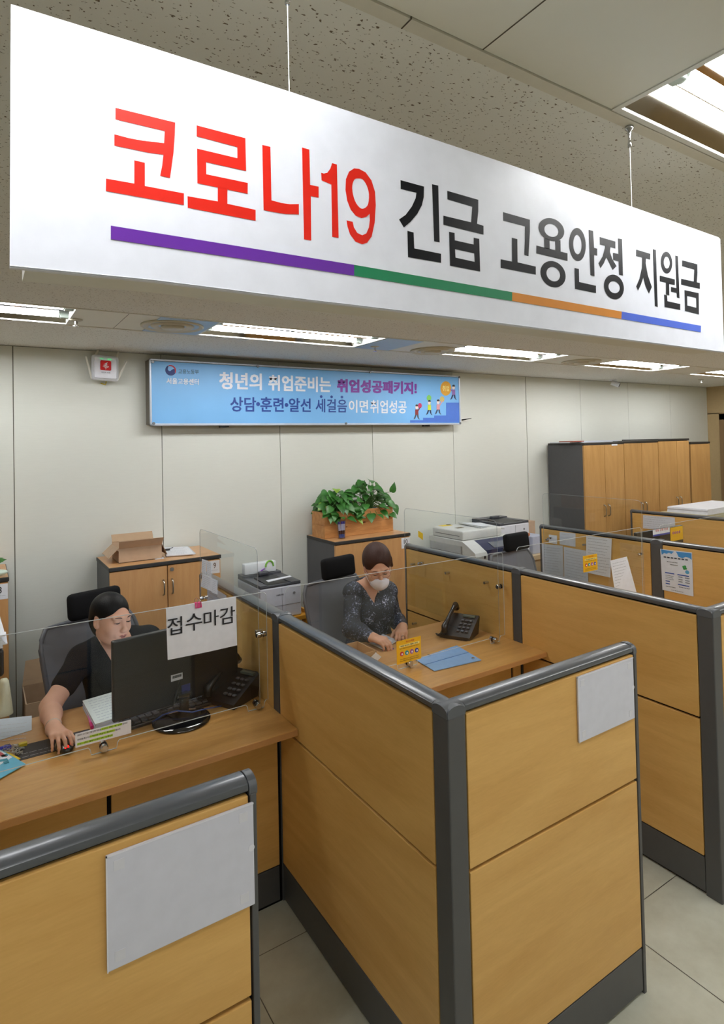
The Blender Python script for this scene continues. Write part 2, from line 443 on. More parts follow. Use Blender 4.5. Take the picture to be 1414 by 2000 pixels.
# near side: flat painted ceiling between strip and camera (the photo shows only smooth panels there)
TUBEM = M('lit_fluorescent_tube', (255, 255, 255), 0.3, emit=(250, 252, 255), es=TUBE)
REFL = M('mirror_reflector', (190, 184, 172), 0.07, 1.0)
HOUS = M('fixture_housing', (232, 232, 226), 0.4)
def make_light(label):
    t = T('ceiling_light', label, 'ceiling light', (0, 0, ZC), 0, 'fluorescent ceiling lights')
    W, D = 1.0, .376
    b = MB(); b.box(0, W, 0, .012, -.002, .09); b.box(0, W, D-.012, D, -.002, .09); b.box(0, .012, 0, D, -.002, .09); b.box(W-.012, W, 0, D, -.002, .09); b.box(0, W, 0, D, .088, .10)
    b.build('housing', HOUS, t, world=False)
    b = MB()
    prof = []
    for u, z in ((0, .004), (.10, .060), (.40, .060), (.5, .022), (.60, .060), (.90, .060), (1, .004)): prof.append((.013+u*(D-.026), z))
    for i in range(6):
        (y0, z0), (y1, z1) = prof[i], prof[i+1]
        b.quad((.013, y0, z0), (W-.013, y0, z0), (W-.013, y1, z1), (.013, y1, z1))
    b.build('reflector', REFL, t, world=False)
    for yy in (D*.27, D*.73):
        b = MB(); b.cyl((.05, yy, .026), (W-.05, yy, .026), .0155, n=14); b.build('tube', TUBEM, t, world=False, smooth=True, autosmooth=40)
        for u in (0, 1):
            b = MB(); xa_, xb_, xc_, xd_ = (.012, .047, .046, .052) if u == 0 else (W-.047, W-.012, W-.052, W-.046)
            b.box(xa_, xb_, yy-.014, yy+.014, .008, .05, .003); b.cyl((xc_, yy, .026), (xd_, yy, .026), .0165)
            b.build('lamp_holder', M('lamp_holder_green_grey', (188, 200, 190), 0.4), t, world=False)
    return t
LL = {}
names1 = ['', '', 'double tube ceiling light at the left photo edge above the wall', 'long double tube ceiling light above the blue banner', 'double tube ceiling light right of the banner, second along the wall', 'double tube ceiling light third along the wall, before the tall cabinets', 'farthest double tube ceiling light at the right photo edge']
proto = None; c1 = 0
for c in bays:
    if c[2] == ROW1[0]:
        k = round((c[0]-.985)/1.619)
        lab = {-1: names1[2], 0: names1[3], 1: names1[4], 2: names1[5], 3: names1[6]}.get(k, 'double tube ceiling light in the row beside the wall, beyond the photo')
    elif c[2] == ROW2[0] and abs(c[0]-.978) < .01: lab = 'near double tube ceiling light at the top right corner above the hanging sign'
    else: lab = 'unseen double tube ceiling light over the visitors side of the room'
    if proto is None: proto = make_light(lab); proto.location = (c[0], c[2], ZC)
    else: dup(proto, (c[0], c[2], ZC), 0, lab)
# embossed mark of the near fixture is left plain. ceiling fittings
def diffuser(px, py, lab, plate):
    p = P(px, py, 2, ZC); t = T('air_diffuser', lab, 'air vent', (p.x, p.y, ZC), 0, 'round ceiling air vents')
    b = MB(); b.lathe((0, 0, 0), [(.150, -.0), (.150, -.006), (.142, -.011), (.128, -.004), (.112, .004), (.11, .006)], 32); b.build('outer_ring', M('diffuser_cream', (212, 204, 182), 0.45), t, world=False, smooth=True)
    b = MB(); b.cyl((0, 0, -.0005), (0, 0, -.0025), .14, n=28); b.build('back_disc', MATS['diffuser_cream'], t, world=False)
    b = MB(); b.lathe((0, 0, 0), [(.105, .004), (.104, -.006), (.09, -.014), (.072, -.008), (.06, .002)], 32); b.build('middle_ring', MATS['diffuser_cream'], t, world=False, smooth=True)
    b = MB(); b.lathe((0, 0, 0), [(.056, -.004), (.052, -.016), (.02, -.02), (.0, -.02)], 32); b.build('centre_cone', MATS['diffuser_cream'], t, world=False, smooth=True)
    if plate:
        b = MB(); b.box(plate[0]-p.x, plate[1]-p.x, ROW1[0]+.004-p.y, ROW1[1]-.004-p.y, -.0035, -.0005); b.build('plate', M('pale_blue_protective_film', (172, 196, 222), 0.35), t, world=False)
diffuser(337, 636, 'round cream air vent in a pale blue plate left of the long light', (P(285, 640, 2, ZC).x, .984))
diffuser(845, 684, 'round cream air vent in a pale blue plate between the first two lights', (1.99, 2.25))
diffuser(1135, 706, 'small round grey air vent between the second and third lights', None)
def sprinkler(px, py, lab):
    p = P(px, py, 2, ZC); t = T('sprinkler_head', lab, 'sprinkler', (p.x, p.y, ZC), 0)
    b = MB(); b.lathe((0, 0, 0), [(.03, 0), (.03, -.003), (.022, -.007), (.012, -.008)], 20); b.build('escutcheon', M('cream_cover', (205, 198, 180), 0.4), t, world=False, smooth=True)
    b = MB(); b.cyl((0, 0, -.006), (0, 0, -.022), .006); b.cyl((0, 0, -.03), (0, 0, -.033), .014); b.cyl((.008, 0, -.01), (.004, 0, -.03), .0018); b.cyl((-.008, 0, -.01), (-.004, 0, -.03), .0018)
    b.build('deflector', CHROME, t, world=False)
sprinkler(148, 624, 'small chrome ceiling sprinkler right of the leftmost light')
sprinkler(732, 676, 'small chrome ceiling sprinkler at the right end of the long light')
sprinkler(1369, 741, 'tiny ceiling sprinkler near the far room corner')

# ================================================================== HANGING SIGN
YS = 0.668
def S(px, py, off=0.0): 
    p = P(px, py, 1, YS-off); return p
sg = T('hanging_sign', 'long white hanging sign with red and black Korean lettering over coloured stripes', 'sign', (0.7, YS, 2.0))
tl, tr, br, bl = S(20.8, 15.5), S(1400.3, 466.5), S(1409, 689.6), S(18.8, 525.8)
xl = (tl.x+bl.x)/2; xr = (tr.x+br.x)/2
SIGNW = M('glossy_white_sign_face', (232, 234, 242), 0.36, spec=0.5)
top = [S(20.8, 15.5), S(300, 101), S(565, 184.5), S(977, 320), S(1200, 396), S(1397, 465), S(1401, 468.5)]
bot = [S(1409, 689.6), S(991, 637), S(760, 608.5), S(600, 590.2), S(300, 553), S(18.6, 525.8)]
out = [Vector((p.x, YS, p.z)) for p in top+bot]
b = MB(); b.poly(out, thick=0.006, n=(0, -1, 0)); b.build('sign_face', SIGNW, sg)
inn = [Vector((min(max(p.x, xl+.012), xr-.02), YS+.0005, p.z+(.003 if p.z < 2.1 else -.004))) for p in out]
b = MB(); b.poly([Vector((p.x, YS+.055, p.z)) for p in inn], thick=0.0545, n=(0, -1, 0)); b.build('sign_box', M('sign_return_white', (225, 222, 210), 0.4), sg)
b = MB(); b.tube([Vector((p.x, YS-.0062, p.z+.0016)) for p in bot[::-1]], .0009, 5); b.build('bottom_trim', M('sign_trim', (196, 198, 205), 0.3), sg)
REDI = M('sign_red_lettering', (222, 36, 20), 0.36, spec=.3); BLKI = M('sign_black_lettering', (12, 13, 18), 0.34, spec=.14)
def smooth_loop(pts, k=4):
    n = len(pts); out = []
    for i in range(n):
        p0, p1, p2, p3 = pts[(i-1) % n], pts[i], pts[(i+1) % n], pts[(i+2) % n]
        for j in range(k):
            t = j/k
            out.append(tuple(.5*((2*p1[a])+(-p0[a]+p2[a])*t+(2*p0[a]-5*p1[a]+4*p2[a]-p3[a])*t*t+(-p0[a]+3*p1[a]-3*p2[a]+p3[a])*t**3) for a in (0, 1)))
    return out
def ring(cx, cy, rx, ry, tilt=0.0, n=36):
    """ellipse on the photo grid, sheared to follow the sign's perspective"""
    return [(cx+rx*math.cos(2*math.pi*i/n), cy+ry*math.sin(2*math.pi*i/n)+tilt*rx*math.cos(2*math.pi*i/n)) for i in range(n)]
def R1(p): return (180+p[0]/2.3567, 180+p[1]/2.3567)
def R2(p): return (760+p[0]/2.162, 320+p[1]/2.162)
def glyph(R, mat, nm, loops):
    """each entry: (outer, [holes])"""
    b = MB()
    for o_, hs in loops:
        pts = [S(*R(q), .0062) for q in o_]; 
        b.poly(pts, [[S(*R(q), .0062) for q in h] for h in hs], thick=.0002, n=(0, -1, 0))
    return b.build(nm, mat, sg)
red = [
 ([(107,72),(382,140),(380,200),(374,280),(358,395),(313,385),(322,340),(328,288),(260,279),(180,262),(102,246),(102,194),(170,212),(230,223),(290,230),(331,235),(334,179),(107,125)], []),
 ([(194,314),(242,325),(242,432),(422,466),(422,520),(63,455),(64,398),(194,421)], []),
 ([(481,153),(705,212),(708,363),(524,322),(525,378),(716,418),(715,468),(484,419),(483,260),(668,304),(668,253),(481,203)], []),
 ([(578,434),(622,444),(622,514),(752,542),(752,592),(440,532),(439,479),(578,503)], []),
 ([(783,243),(820,252),(825,498),(870,510),(910,516),(951,515),(951,563),(890,561),(840,553),(789,543)], []),
 ([(966,255),(999,264),(1003,427),(1042,435),(1042,486),(1006,478),(1008,683),(975,677)], []),
 ([(1104,327),(1126,333),(1134,671),(1105,666),(1101,425),(1056,406),(1054,371),(1066,375),(1082,371),(1096,352)], []),
]
nine = [(1171,590),(1199,597),(1204,622),(1220,648),(1243,659),(1262,650),(1274,622),(1278,590),(1277,560),(1262,574),(1240,580),(1213,569),(1190,541),(1174,500),(1166,450),(1168,400),(1182,366),(1205,351),(1228,353),(1258,369),(1285,406),(1302,460),(1305,520),(1300,600),(1286,665),(1265,693),(1243,700),(1212,688),(1187,655),(1175,618)]
red.append((nine, [smooth_loop([(1224,397),(1245,402),(1264,430),(1274,470),(1270,515),(1255,533),(1236,535),(1214,510),(1200,470),(1197,430),(1207,402)], 3)]))
glyph(R1, REDI, 'red_lettering', red)
blk = [
 ([(48,69),(147,96),(146,140),(138,175),(118,212),(90,245),(62,269),(42,235),(70,215),(96,180),(112,145),(115,122),(49,106)], []),
 ([(181,86),(207,92),(213,332),(190,327)], []),
 ([(77,283),(103,290),(106,357),(219,380),(219,418),(80,394)], []),
 ([(245,114),(376,152),(376,200),(371,253),(398,262),(398,299),(229,257),(229,219),(346,247),(351,181),(246,150)], []),
 ([(253,287),(276,292),(277,323),(357,341),(357,312),(380,317),(384,455),(257,430)], [[(278,360),(359,378),(361,414),(280,396)]]),
 ([(481,204),(594,236),(594,290),(588,390),(571,385),(573,330),(574,264),(482,240)], []),
 ([(518,312),(541,318),(542,416),(619,434),(619,468),(471,439),(471,403),(519,413)], []),
 (ring(685, 278, 54, 48, .18), [ring(685, 281, 30, 27, .18)]),
 ([(655,312),(677,320),(678,362),(656,357)], []), ([(701,324),(723,322),(724,374),(702,369)], []),
 ([(622,345),(753,378),(753,410),(622,378)], []),
 (ring(692, 466, 53, 55, .18), [ring(693, 466, 29, 30, .18)]),
 (ring(795, 341, 35, 70, .15), [ring(795, 341, 18, 41, .15)]),
 ([(843,279),(861,284),(865,355),(878,358),(878,388),(865,385),(867,475),(850,470)], []),
 ([(783,440),(801,444),(802,499),(873,515),(873,546),(785,528)], []),
 ([(889,309),(955,328),(955,358),(934,352),(932,372),(942,402),(960,432),(944,448),(926,412),(917,394),(906,420),(893,440),(884,420),(902,390),(911,355),(911,346),(890,341)], []),
 ([(966,315),(983,318),(987,472),(971,468),(969,412),(946,406),(945,376),(968,381)], []),
 (ring(949, 520, 42, 52, .15), [ring(950, 521, 24, 25, .15)]),
 ([(1043,362),(1103,380),(1102,405),(1084,400),(1083,420),(1092,470),(1109,520),(1097,548),(1082,515),(1073,480),(1063,510),(1051,535),(1043,518),(1057,485),(1067,440),(1068,396),(1044,390)], []),
 ([(1113,360),(1126,364),(1134,605),(1122,601)], []),
 (ring(1171, 417, 24, 46, .15), [ring(1172, 417, 12.5, 25, .15)]),
 ([(1143,472),(1206,488),(1206,512),(1182,507),(1183,556),(1169,552),(1168,502),(1143,496)], []),
 ([(1208,387),(1219,390),(1226,568),(1215,565),(1214,545),(1190,540),(1190,520),(1213,525)], []),
 ([(1161,552),(1173,555),(1175,580),(1229,592),(1229,617),(1163,604)], []),
 ([(1237,407),(1301,424),(1302,460),(1299,500),(1312,503),(1312,528),(1233,510),(1233,485),(1286,497),(1288,447),(1237,432)], []),
 ([(1247,533),(1307,546),(1308,636),(1249,621)], [[(1258,558),(1296,566),(1297,608),(1259,598)]]),
]
glyph(R2, BLKI, 'black_lettering', blk)
def band(nm, pts, rgb):
    b = MB(); b.poly([S(*q, .0062) for q in pts], thick=.0005, n=(0, -1, 0)); return b.build(nm, M(nm+'_print', rgb, 0.36, spec=.35), sg)
a0, a1 = R1((86, 615)), R1((86, 677)); b0, b1 = R1((1205, 795)), R1((1205, 845))
c0, c1_ = R2((519, 542)), R2((518, 579)); d0, d1 = R2((981, 624)), R2((980, 655)); e0, e1 = R2((1316, 684)), R2((1315, 711))
for nm, q, rgb in (('purple_stripe', (a0, b0, b1, a1), (104, 44, 158)), ('green_stripe', (b0, c0, c1_, b1), (24, 128, 84)), ('orange_stripe', (c0, d0, d1, c1_), (208, 132, 40)), ('blue_stripe', (d0, e0, e1, d1), (70, 102, 208))): band(nm, q, rgb)
for (tx, ty, bx, by) in ((554.6, 0, 564.9, 184), (1227, 245, 1233.7, 408)):
    pb = P(bx, by, 1, YS); 
    b = MB(); b.cyl((pb.x, YS, pb.z-.004), (pb.x, YS, ZC-.004), .0008, n=8); b.build('suspension_cable', M('steel_cable', (214, 214, 208), 0.35, 0.6), sg)
    b = MB(); b.lathe((pb.x, YS, ZC-.003), [(.0, -.0), (.008, -.0), (.008, -.005), (.0035, -.009), (.0035, -.014), (.0026, -.018), (.0026, -.030), (.0034, -.031), (.0034, -.040), (0, -.040)][::-1], 12)
    b.build('cable_gripper', CHROME, sg, smooth=True)

# ================================================================== BANNER ON THE WALL
YB = 3.83
def B(px, py): return P(px, py, 1, YB-.003)
bn = T('wall_banner', 'wide pale blue banner high on the back wall with white and purple Korean lettering', 'banner', (2.19, YB, 1.93))
bx0, bx1, bz0, bz1 = .897, 3.474, 1.934, 2.354
b = MB(); b.box(bx0, bx1, YB+.006, YW, bz0+.01, bz1-.005); b.build('banner_box', M('banner_box_grey', (112, 106, 96), 0.6), bn)
m = M('banner_blue_print', (124, 186, 238), 0.42, var=.05, vscale=2)
b = MB(); b.box(bx0+.012, bx1-.012, YB, YB+.006, bz0+.014, bz1-.014); b.build('printed_sheet', m, bn)
b = MB()
b.box(bx0, bx1, YB-.008, YB+.01, bz0, bz0+.015, .004); b.box(bx0, bx1, YB-.008, YB+.01, bz1-.012, bz1, .004)
b.box(bx0, bx0+.012, YB-.008, YB+.01, bz0, bz1, .004); b.box(bx1-.012, bx1, YB-.008, YB+.01, bz0, bz1, .004)
b.build('banner_frame', M('frame_silver_white', (206, 212, 224), 0.3, 0.3), bn)
for (x, z) in ((bx0+.02, bz1-.02), (1.62, bz1-.012), (2.55, bz1-.01), (bx1-.01, bz1-.012), (bx0+.02, bz0+.014), (2.32, bz0+.012), (bx1-.012, bz0+.014)):
    b = MB(); b.cyl((x, YB-.008, z), (x, YB-.014, z), .009, n=14); b.build('frame_clip', M('clip_grey', (120, 122, 124), 0.3, 0.5), bn)
b = MB(); b.box(1.36, 1.42, YB+.03, YB+.06, bz0-.012, bz0+.01); b.box(3.1, 3.16, YB+.03, YB+.06, bz0-.012, bz0+.01); b.build('latch', BLACK, bn)
def btext(body, x0, yb0, x1, yb1, yt0, mat, off=.012, nm='lettering'):
    b = MB(); ll, lr, ul = B(x0, yb0), B(x1, yb1), B(x0, yt0)
    for p in (ll, lr, ul): p.y = YB
    lr.z = ll.z + (lr.z-ll.z)*0.5
    b.text(body, ll, lr, ul, off=.004, bold=off, raise_=.0015); b.build(nm, mat, bn)
BW = M('banner_white_ink', (240, 240, 248), .5); BNV = M('banner_navy_ink', (32, 68, 150), .5); BPU = M('banner_purple_ink', (128, 48, 160), .5); BGR = M('banner_grey_blue_ink', (66, 96, 132), .5)
btext('청년의', 429.3, 759.5, 510.8, 760.5, 727, BW, .028, 'white_lettering')
btext('취업준비는', 524.9, 762.8, 645.7, 765.2, 732.3, BW, .028, 'white_lettering')
btext('취업성공패키지!', 659.4, 765.2, 813.3, 768.5, 740.5, BPU, .045, 'purple_lettering')
btext('상담', 450.5, 803.4, 499.8, 804, 775, BNV, .018, 'navy_lettering')
btext('훈련', 509, 803.7, 554, 804, 775.6, BNV, .018, 'navy_lettering')
btext('알선', 564.6, 804, 606.7, 804.5, 777.6, BNV, .018, 'navy_lettering')
btext('세걸음', 616.9, 805, 677.6, 805.6, 778.8, BNV, .012, 'navy_lettering')
btext('이면', 681.6, 805.7, 718.8, 806, 781, BW, .014, 'white_lettering')
btext('취업성공', 723.6, 806.8, 794, 807.2, 781.5, BW, .014, 'white_lettering')
btext('고용노동부', 348.6, 729.8, 388.2, 730, 721, BGR, .004, 'grey_lettering')
btext('서울고용센터', 325.5, 749.5, 388.2, 751.5, 738, BW, .02, 'white_lettering')
b = MB()
for q, r in (((504.3, 789.2), .014), ((559.8, 790.9), .014), ((627.6, 774.5), .0105), ((647.9, 775), .0105), ((668.1, 775.4), .0105)):
    p = B(*q); b.cyl((p.x, YB, p.z), (p.x, YB-.0018, p.z), r, n=16)
b.build('lettering_dots', BNV, bn)
# round emblem: navy comma with a red crescent
p = B(333.5, 723.2); R = .042; ES = .80
def arc(cx, cz, r, a0, a1, n=18): return [(cx+r*math.cos(math.radians(a0+(a1-a0)*i/n)), cz+r*math.sin(math.radians(a0+(a1-a0)*i/n))) for i in range(n+1)]
navy = arc(0, 0, R, 120, 330, 26) + arc(.020, -.0145, .0105, -60, 60, 8) + arc(.0, .0, .017, 30, 215, 14)[:1] + arc(-.008, -.001, .019, 20, 40, 3)[:0] 
navy = arc(0, 0, R, 118, 345, 30) + arc(.024, -.004, .016, -30, 110, 10) + [(.006, .002), (-.002, -.006), (-.014, -.006), (-.022, .004), (-.022, .018), (-.016, .030)]
b = MB(); b.poly([(p.x+x*ES, YB, p.z+z*ES) for x, z in navy], thick=.0015, n=(0, -1, 0)); b.build('emblem_navy', M('emblem_navy_ink', (26, 52, 122), .5), bn)
redc = arc(0, 0, R, -30, 112, 24) + arc(-.004, -.004, R-.004, 108, -20, 24)
b = MB(); b.poly([(p.x+x*ES, YB, p.z+z*ES) for x, z in redc], thick=.0018, n=(0, -1, 0)); b.build('emblem_red', M('emblem_red_ink', (206, 40, 62), .5), bn)
# printed staircase with four small figures
def Q3(x, y): 
    q = B(640+x/5.05, 720+y/5.05); q.y = YB; return q
b = MB(); b.poly([Q3(*q) for q in ((815,508),(943,508),(943,485),(1052,485),(1052,462),(1170,462),(1170,335),(1296,335),(1299,532),(815,532))], thick=.0012, n=(0, -1, 0)); b.build('printed_stairs', M('stairs_blue_ink', (78, 122, 214), .5), bn)
def ell(cx, cy, rx, ry, n=20): return [Q3(cx+rx*math.cos(2*math.pi*i/n), cy+ry*math.sin(2*math.pi*i/n)) for i in range(n)]
b = MB(); b.poly(ell(1167, 195, 53, 71, 28), thick=.0012, n=(0, -1, 0)); b.build('printed_orange_disc', M('disc_orange_ink', (232, 168, 50), .5), bn)
b = MB(); b.text('취업', Q3(1133, 222), Q3(1198, 224), Q3(1133, 166), off=.02, raise_=.002); b.build('yellow_lettering', M('pale_yellow_ink', (250, 236, 150), .5), bn)
for (bx, by, brx, bry, rgb, fx, fy, hair, top_, leg) in ((911, 365, 19, 26, (208, 52, 110), 880, 440, (70, 42, 36), (140, 44, 44), (72, 70, 80)), (1001, 290, 22, 31, (132, 208, 100), 1004, 395, (34, 34, 60), (214, 228, 60), (36, 40, 80)),
    (1130, 302, 22, 29, (214, 190, 110), 1091, 390, (66, 40, 40), (226, 160, 168), (60, 64, 92)), (0, 0, 0, 0, None, 1243, 245, (30, 32, 46), (150, 110, 180), (40, 44, 90))):
    if rgb:
        b = MB(); b.poly(ell(bx, by, brx, bry), thick=.0012, n=(0, -1, 0)); b.build('printed_ball', M('ball_ink_%d' % bx, rgb, .5), bn)
    b = MB(); b.mi = 0; b.poly(ell(fx, fy-62, 14, 22), thick=.0014, n=(0, -1, 0)); b.mi = 1
    b.poly([Q3(fx-13, fy-68), Q3(fx-10, fy-84), Q3(fx+4, fy-88), Q3(fx+14, fy-76), Q3(fx+12, fy-68)], thick=.002, n=(0, -1, 0))
    b.mi = 2; b.poly([Q3(fx-15, fy-38), Q3(fx+15, fy-38), Q3(fx+17, fy+14), Q3(fx-15, fy+14)], thick=.0014, n=(0, -1, 0))
    if rgb: b.poly([Q3(fx+12, fy-34), Q3(bx+2, by+10), Q3(bx+8, by+16), Q3(fx+16, fy-20)], thick=.0016, n=(0, -1, 0))
    else: b.poly([Q3(fx-12, fy-34), Q3(1212, 200), Q3(1210, 210), Q3(fx-14, fy-18)], thick=.0016, n=(0, -1, 0))
    b.mi = 3
    b.poly([Q3(fx-14, fy+14), Q3(fx, fy+14), Q3(fx-14, fy+50), Q3(fx-30, fy+62), Q3(fx-28, fy+52)], thick=.0014, n=(0, -1, 0))
    b.poly([Q3(fx+2, fy+14), Q3(fx+16, fy+14), Q3(fx+20, fy+48), Q3(fx+32, fy+62), Q3(fx+22, fy+60), Q3(fx+8, fy+44)], thick=.0014, n=(0, -1, 0))
    b.build('printed_figure', [M('figure_skin_ink', (244, 222, 214), .5), M('hair_%d' % fx, hair, .5), M('top_%d' % fx, top_, .5), M('leg_%d' % fx, leg, .5)], bn)

# ---- wall pieces
rt = T('wireless_router', 'white wifi router with four antennas and a red square sign high on the wall', 'router', (.647, YW-.045, 2.21))
x0, x1, z0, z1 = .582, .716, 2.212, 2.352
rm = Matrix.Translation((0.648, YW-.055, 2.287)) @ Matrix.Scale(1.17, 4) @ Matrix.Rotation(math.radians(3), 4, 'Y') @ Matrix.Rotation(math.radians(-12), 4, 'X')
b = MB(); b.box(-.066, .066, -.016, .016, -.068, .068, .014, 3, rm); b.build('body', WHITEP, rt, smooth=True, autosmooth=50)
b = MB(); b.box(-.056, .056, -.0185, -.014, -.062, .05, .01, 2, rm); b.build('front_cover', M('router_cover', (240, 240, 246), .3), rt, smooth=True, autosmooth=50)
b = MB(); b.box(-.026, .026, -.0205, -.018, -.018, .034, .005, 2, rm); b.build('red_square', M('red_label', (214, 30, 36), .4), rt)
b = MB()
for r in (.007, .0125, .018):
    b.tube([rm @ Vector((r*math.cos(math.radians(a)), -.0215, -.010+r*math.sin(math.radians(a)))) for a in range(35, 150, 15)], .0016, 6)
b.cyl(rm @ Vector((0, -.0212, -.0105)), rm @ Vector((0, -.0222, -.0105)), .0025, n=10)
b.poly([rm @ Vector(q) for q in ((-.012, -.0207, .012), (.010, -.0207, .028), (.004, -.0207, .016), (.012, -.0207, .018), (-.004, -.0207, .006), (.0, -.0207, .013))], thick=.0008, n=(0, -1, 0))
b.build('white_signal_mark', M('white_ink', (248, 248, 248), .5), rt)
b = MB(); b.text('GIGA WiFi', rm @ Vector((-.02, -.019, -.033)), rm @ Vector((.022, -.019, -.033)), rm @ Vector((-.02, -.019, -.026)), raise_=.0005); b.build('small_lettering', INKG, rt)
b = MB()
for x in (-.024, -.016, .010, .017, .024): b.cyl(rm @ Vector((x, -.0185, .044)), rm @ Vector((x, -.0205, .044)), .0022, n=8)
b.build('status_leds', M('green_led', (60, 220, 130), .3, emit=(60, 255, 140), es=1.2), rt)
for (bx, bz, tx, tz) in ((-.062, -.062, -.092, .054), (-.05, .05, -.034, .098), (.052, .05, .066, .098), (.06, -.060, .106, .05)):
    b = MB(); p0 = rm @ Vector((bx, 0, bz)); p1 = rm @ Vector((tx, .0, tz)); b.cyl(p0, p0+(p1-p0)*.16, .0065, n=12); b.cyl(p0+(p1-p0)*.14, p1, .0075, .0055, n=12); b.build('antenna', M('antenna_cream', (232, 228, 214), .4), rt, smooth=True, autosmooth=50)
b = MB(); b.tube([(.66, YW-.02, 2.21), (.655, YW-.02, 2.19), (.63, YW-.01, 2.20)], .004); b.build('cable_stub', M('yellow_cable', (206, 180, 60), .5), rt)
b = MB(); b.box(.63, .67, YW-.03, YW, 2.25, 2.33); b.build('wall_bracket', BLACK, rt)

p = P(1187, 742, 2, ZC); cc = T('ceiling_spot_camera', 'small white camera hanging from the ceiling by the back wall', 'camera', (p.x, p.y-.06, ZC))
b = MB(); b.cyl((p.x, p.y-.06, ZC), (p.x, p.y-.06, ZC-.015), .035, n=20); b.cyl((p.x, p.y-.06, ZC-.015), (p.x+.01, p.y-.075, ZC-.04), .012, n=12); b.build('mount', WHITEP, cc, smooth=True, autosmooth=40)
b = MB(); b.cyl((p.x-.01, p.y-.05, ZC-.03), (p.x+.03, p.y-.11, ZC-.065), .026, n=20); b.build('housing', WHITEP, cc, smooth=True, autosmooth=40)
b = MB(); b.cyl((p.x+.03, p.y-.11, ZC-.065), (p.x+.033, p.y-.1145, ZC-.0675), .019, n=20); b.build('lens', BLACK, cc)
q = P(905, 819, 1, YW-.02); hk = MB(); hk.cyl((q.x, YW, q.z-.005), (q.x+.04, YW-.08, q.z+.006), .006, .002, n=8)
tag(hk.build('wall_hook', GAPBLK, loc=(q.x, YW, q.z)), 'thin black hook sticking out of the wall right of the blue banner', 'hook')

# ================================================================== PARTITIONS
def railprof(c, w=.029, z0=1.0965, h=.0215):
    pr = [(c-w+.002, z0), (c-w, z0+.006)]
    for i in range(1, 12):
        a = math.pi-math.pi*i/12; pr.append((c+w*math.cos(a)*1.0, z0+.010+(h-.010)*math.sin(a)**.8))
    pr += [(c+w, z0+.006), (c+w-.002, z0)]
    return pr
def wall_unit(name, lab, axis, f0, f1, a0, a1, wd, post=None, endcap=None, group='office partition screens', kick=True, seam=True):
    """one partition screen along an axis between a0 and a1, faces at f0 and f1"""
    ctr = (f0+f1)/2
    loc = ((a0+a1)/2, ctr, 0) if axis == 'X' else (ctr, (a0+a1)/2, 0)
    t = T(name, lab, 'partition', loc, 0, group)
    def bx(b, u0, u1, v0, v1, z0, z1, bev=0, seg=2):
        if axis == 'X': b.box(u0, u1, v0, v1, z0, z1, bev, seg)
        else: b.box(v0, v1, u0, u1, z0, z1, bev, seg)
    b = MB(); bx(b, a0+.002, a1-.002, f0+.014, f1-.014, .0, 1.098); b.build('frame', GAPBLK, t)
    b = MB(); bx(b, a0+.004, a1-.004, f0, f1, .6905, 1.0885, .002); b.build('upper_panel', wd, t)
    b = MB(); bx(b, a0+.004, a1-.004, f0, f1, .152, .6805, .002); b.build('lower_panel', wd, t)
    b = MB(); bx(b, a0+.002, a1-.002, f0+.001, f1-.001, .012, .146, .003); b.build('kick_plate', DKGREY, t)
    b = MB(); b.prism(railprof(ctr), a0+.003, a1-.003, axis); b.build('top_rail', RAIL, t, smooth=True, autosmooth=35)
    if post:
        for (u0, u1) in post:
            b = MB(); bx(b, u0, u1, f0-.001, f1+.001, 0, 1.092, .004); b.build('post', DKGREY, t)
            b = MB(); um = (u0+u1)/2; b.prism(railprof(ctr, .0305, 1.091, .0285), u0-.002, u1+.002, axis); b.prism(railprof(um, .0305, 1.091, .028), f0-.002, f1+.002, 'Y' if axis == 'X' else 'X'); b.build('post_cap', CAPG, t, smooth=True, autosmooth=30)
    if endcap is not None:
        s = 1 if endcap > (a0+a1)/2 else -1
        u0, u1 = sorted((endcap, endcap+s*.014))
        b = MB(); bx(b, u0, u1, f0-.001, f1+.001, 0, 1.09, .002); b.build('end_trim', DKGREY, t)
        b = MB(); b.prism(railprof(ctr, .0305, 1.087, .033), u0-.001, u1+.002, axis); b.build('end_cap', CAPG, t, smooth=True, autosmooth=35)
    return t
TH = .060; YF0, YF1 = 1.174, 1.234
XA, XB, XCp, XD = .995, 2.376, 3.735, 5.12; XZ = -.385
YM0, YM1 = 2.192, 2.250; YE = 3.185
wall_unit('partition_screen', 'oak front partition in the middle with a grey corner post and empty white holder', 'X', YF0, YF1, XA+TH, 1.792, W_X, post=[(XA, XA+TH)], endcap=1.792)
wall_unit('partition_screen', 'oak side partition running back from the middle corner post to the counter', 'Y', XA, XA+TH, YF1, YM0, W_Y, post=[(YM0, YM1)])
wall_unit('partition_screen', 'oak side partition between the two seated clerks, behind the counters', 'Y', XA, XA+TH, YM1, YE, W_Y, endcap=YE)
wall_unit('partition_screen', 'near oak front partition at the lower left photo corner with a white holder', 'X', YF0-.012, YF1-.012, XZ+TH, .458, W_X, post=[(XZ, XZ+TH)], endcap=.458)
wall_unit('partition_screen', 'oak side partition at the right, from its corner post back to the second counter', 'Y', XB, XB+TH, YF1+.045, YM0, W_Y, post=[(YM0, YM1)])
wall_unit('partition_screen', 'oak side partition right of the masked woman, with steel studs', 'Y', XB, XB+TH, YM1, YE, W_Y, endcap=YE)
wall_unit('partition_screen', 'oak front partition cut by the right photo edge', 'X', 1.219, 1.279, XB+TH, 3.17, W_X, post=[(XB, XB+TH)], endcap=3.17)
wall_unit('partition_screen', 'oak side partition with a sky blue notice, beyond the right hand counter', 'Y', XCp, XCp+TH, YF1+.045, YM0+.03, W_Y, post=[(YM0+.03, YM1+.05)])
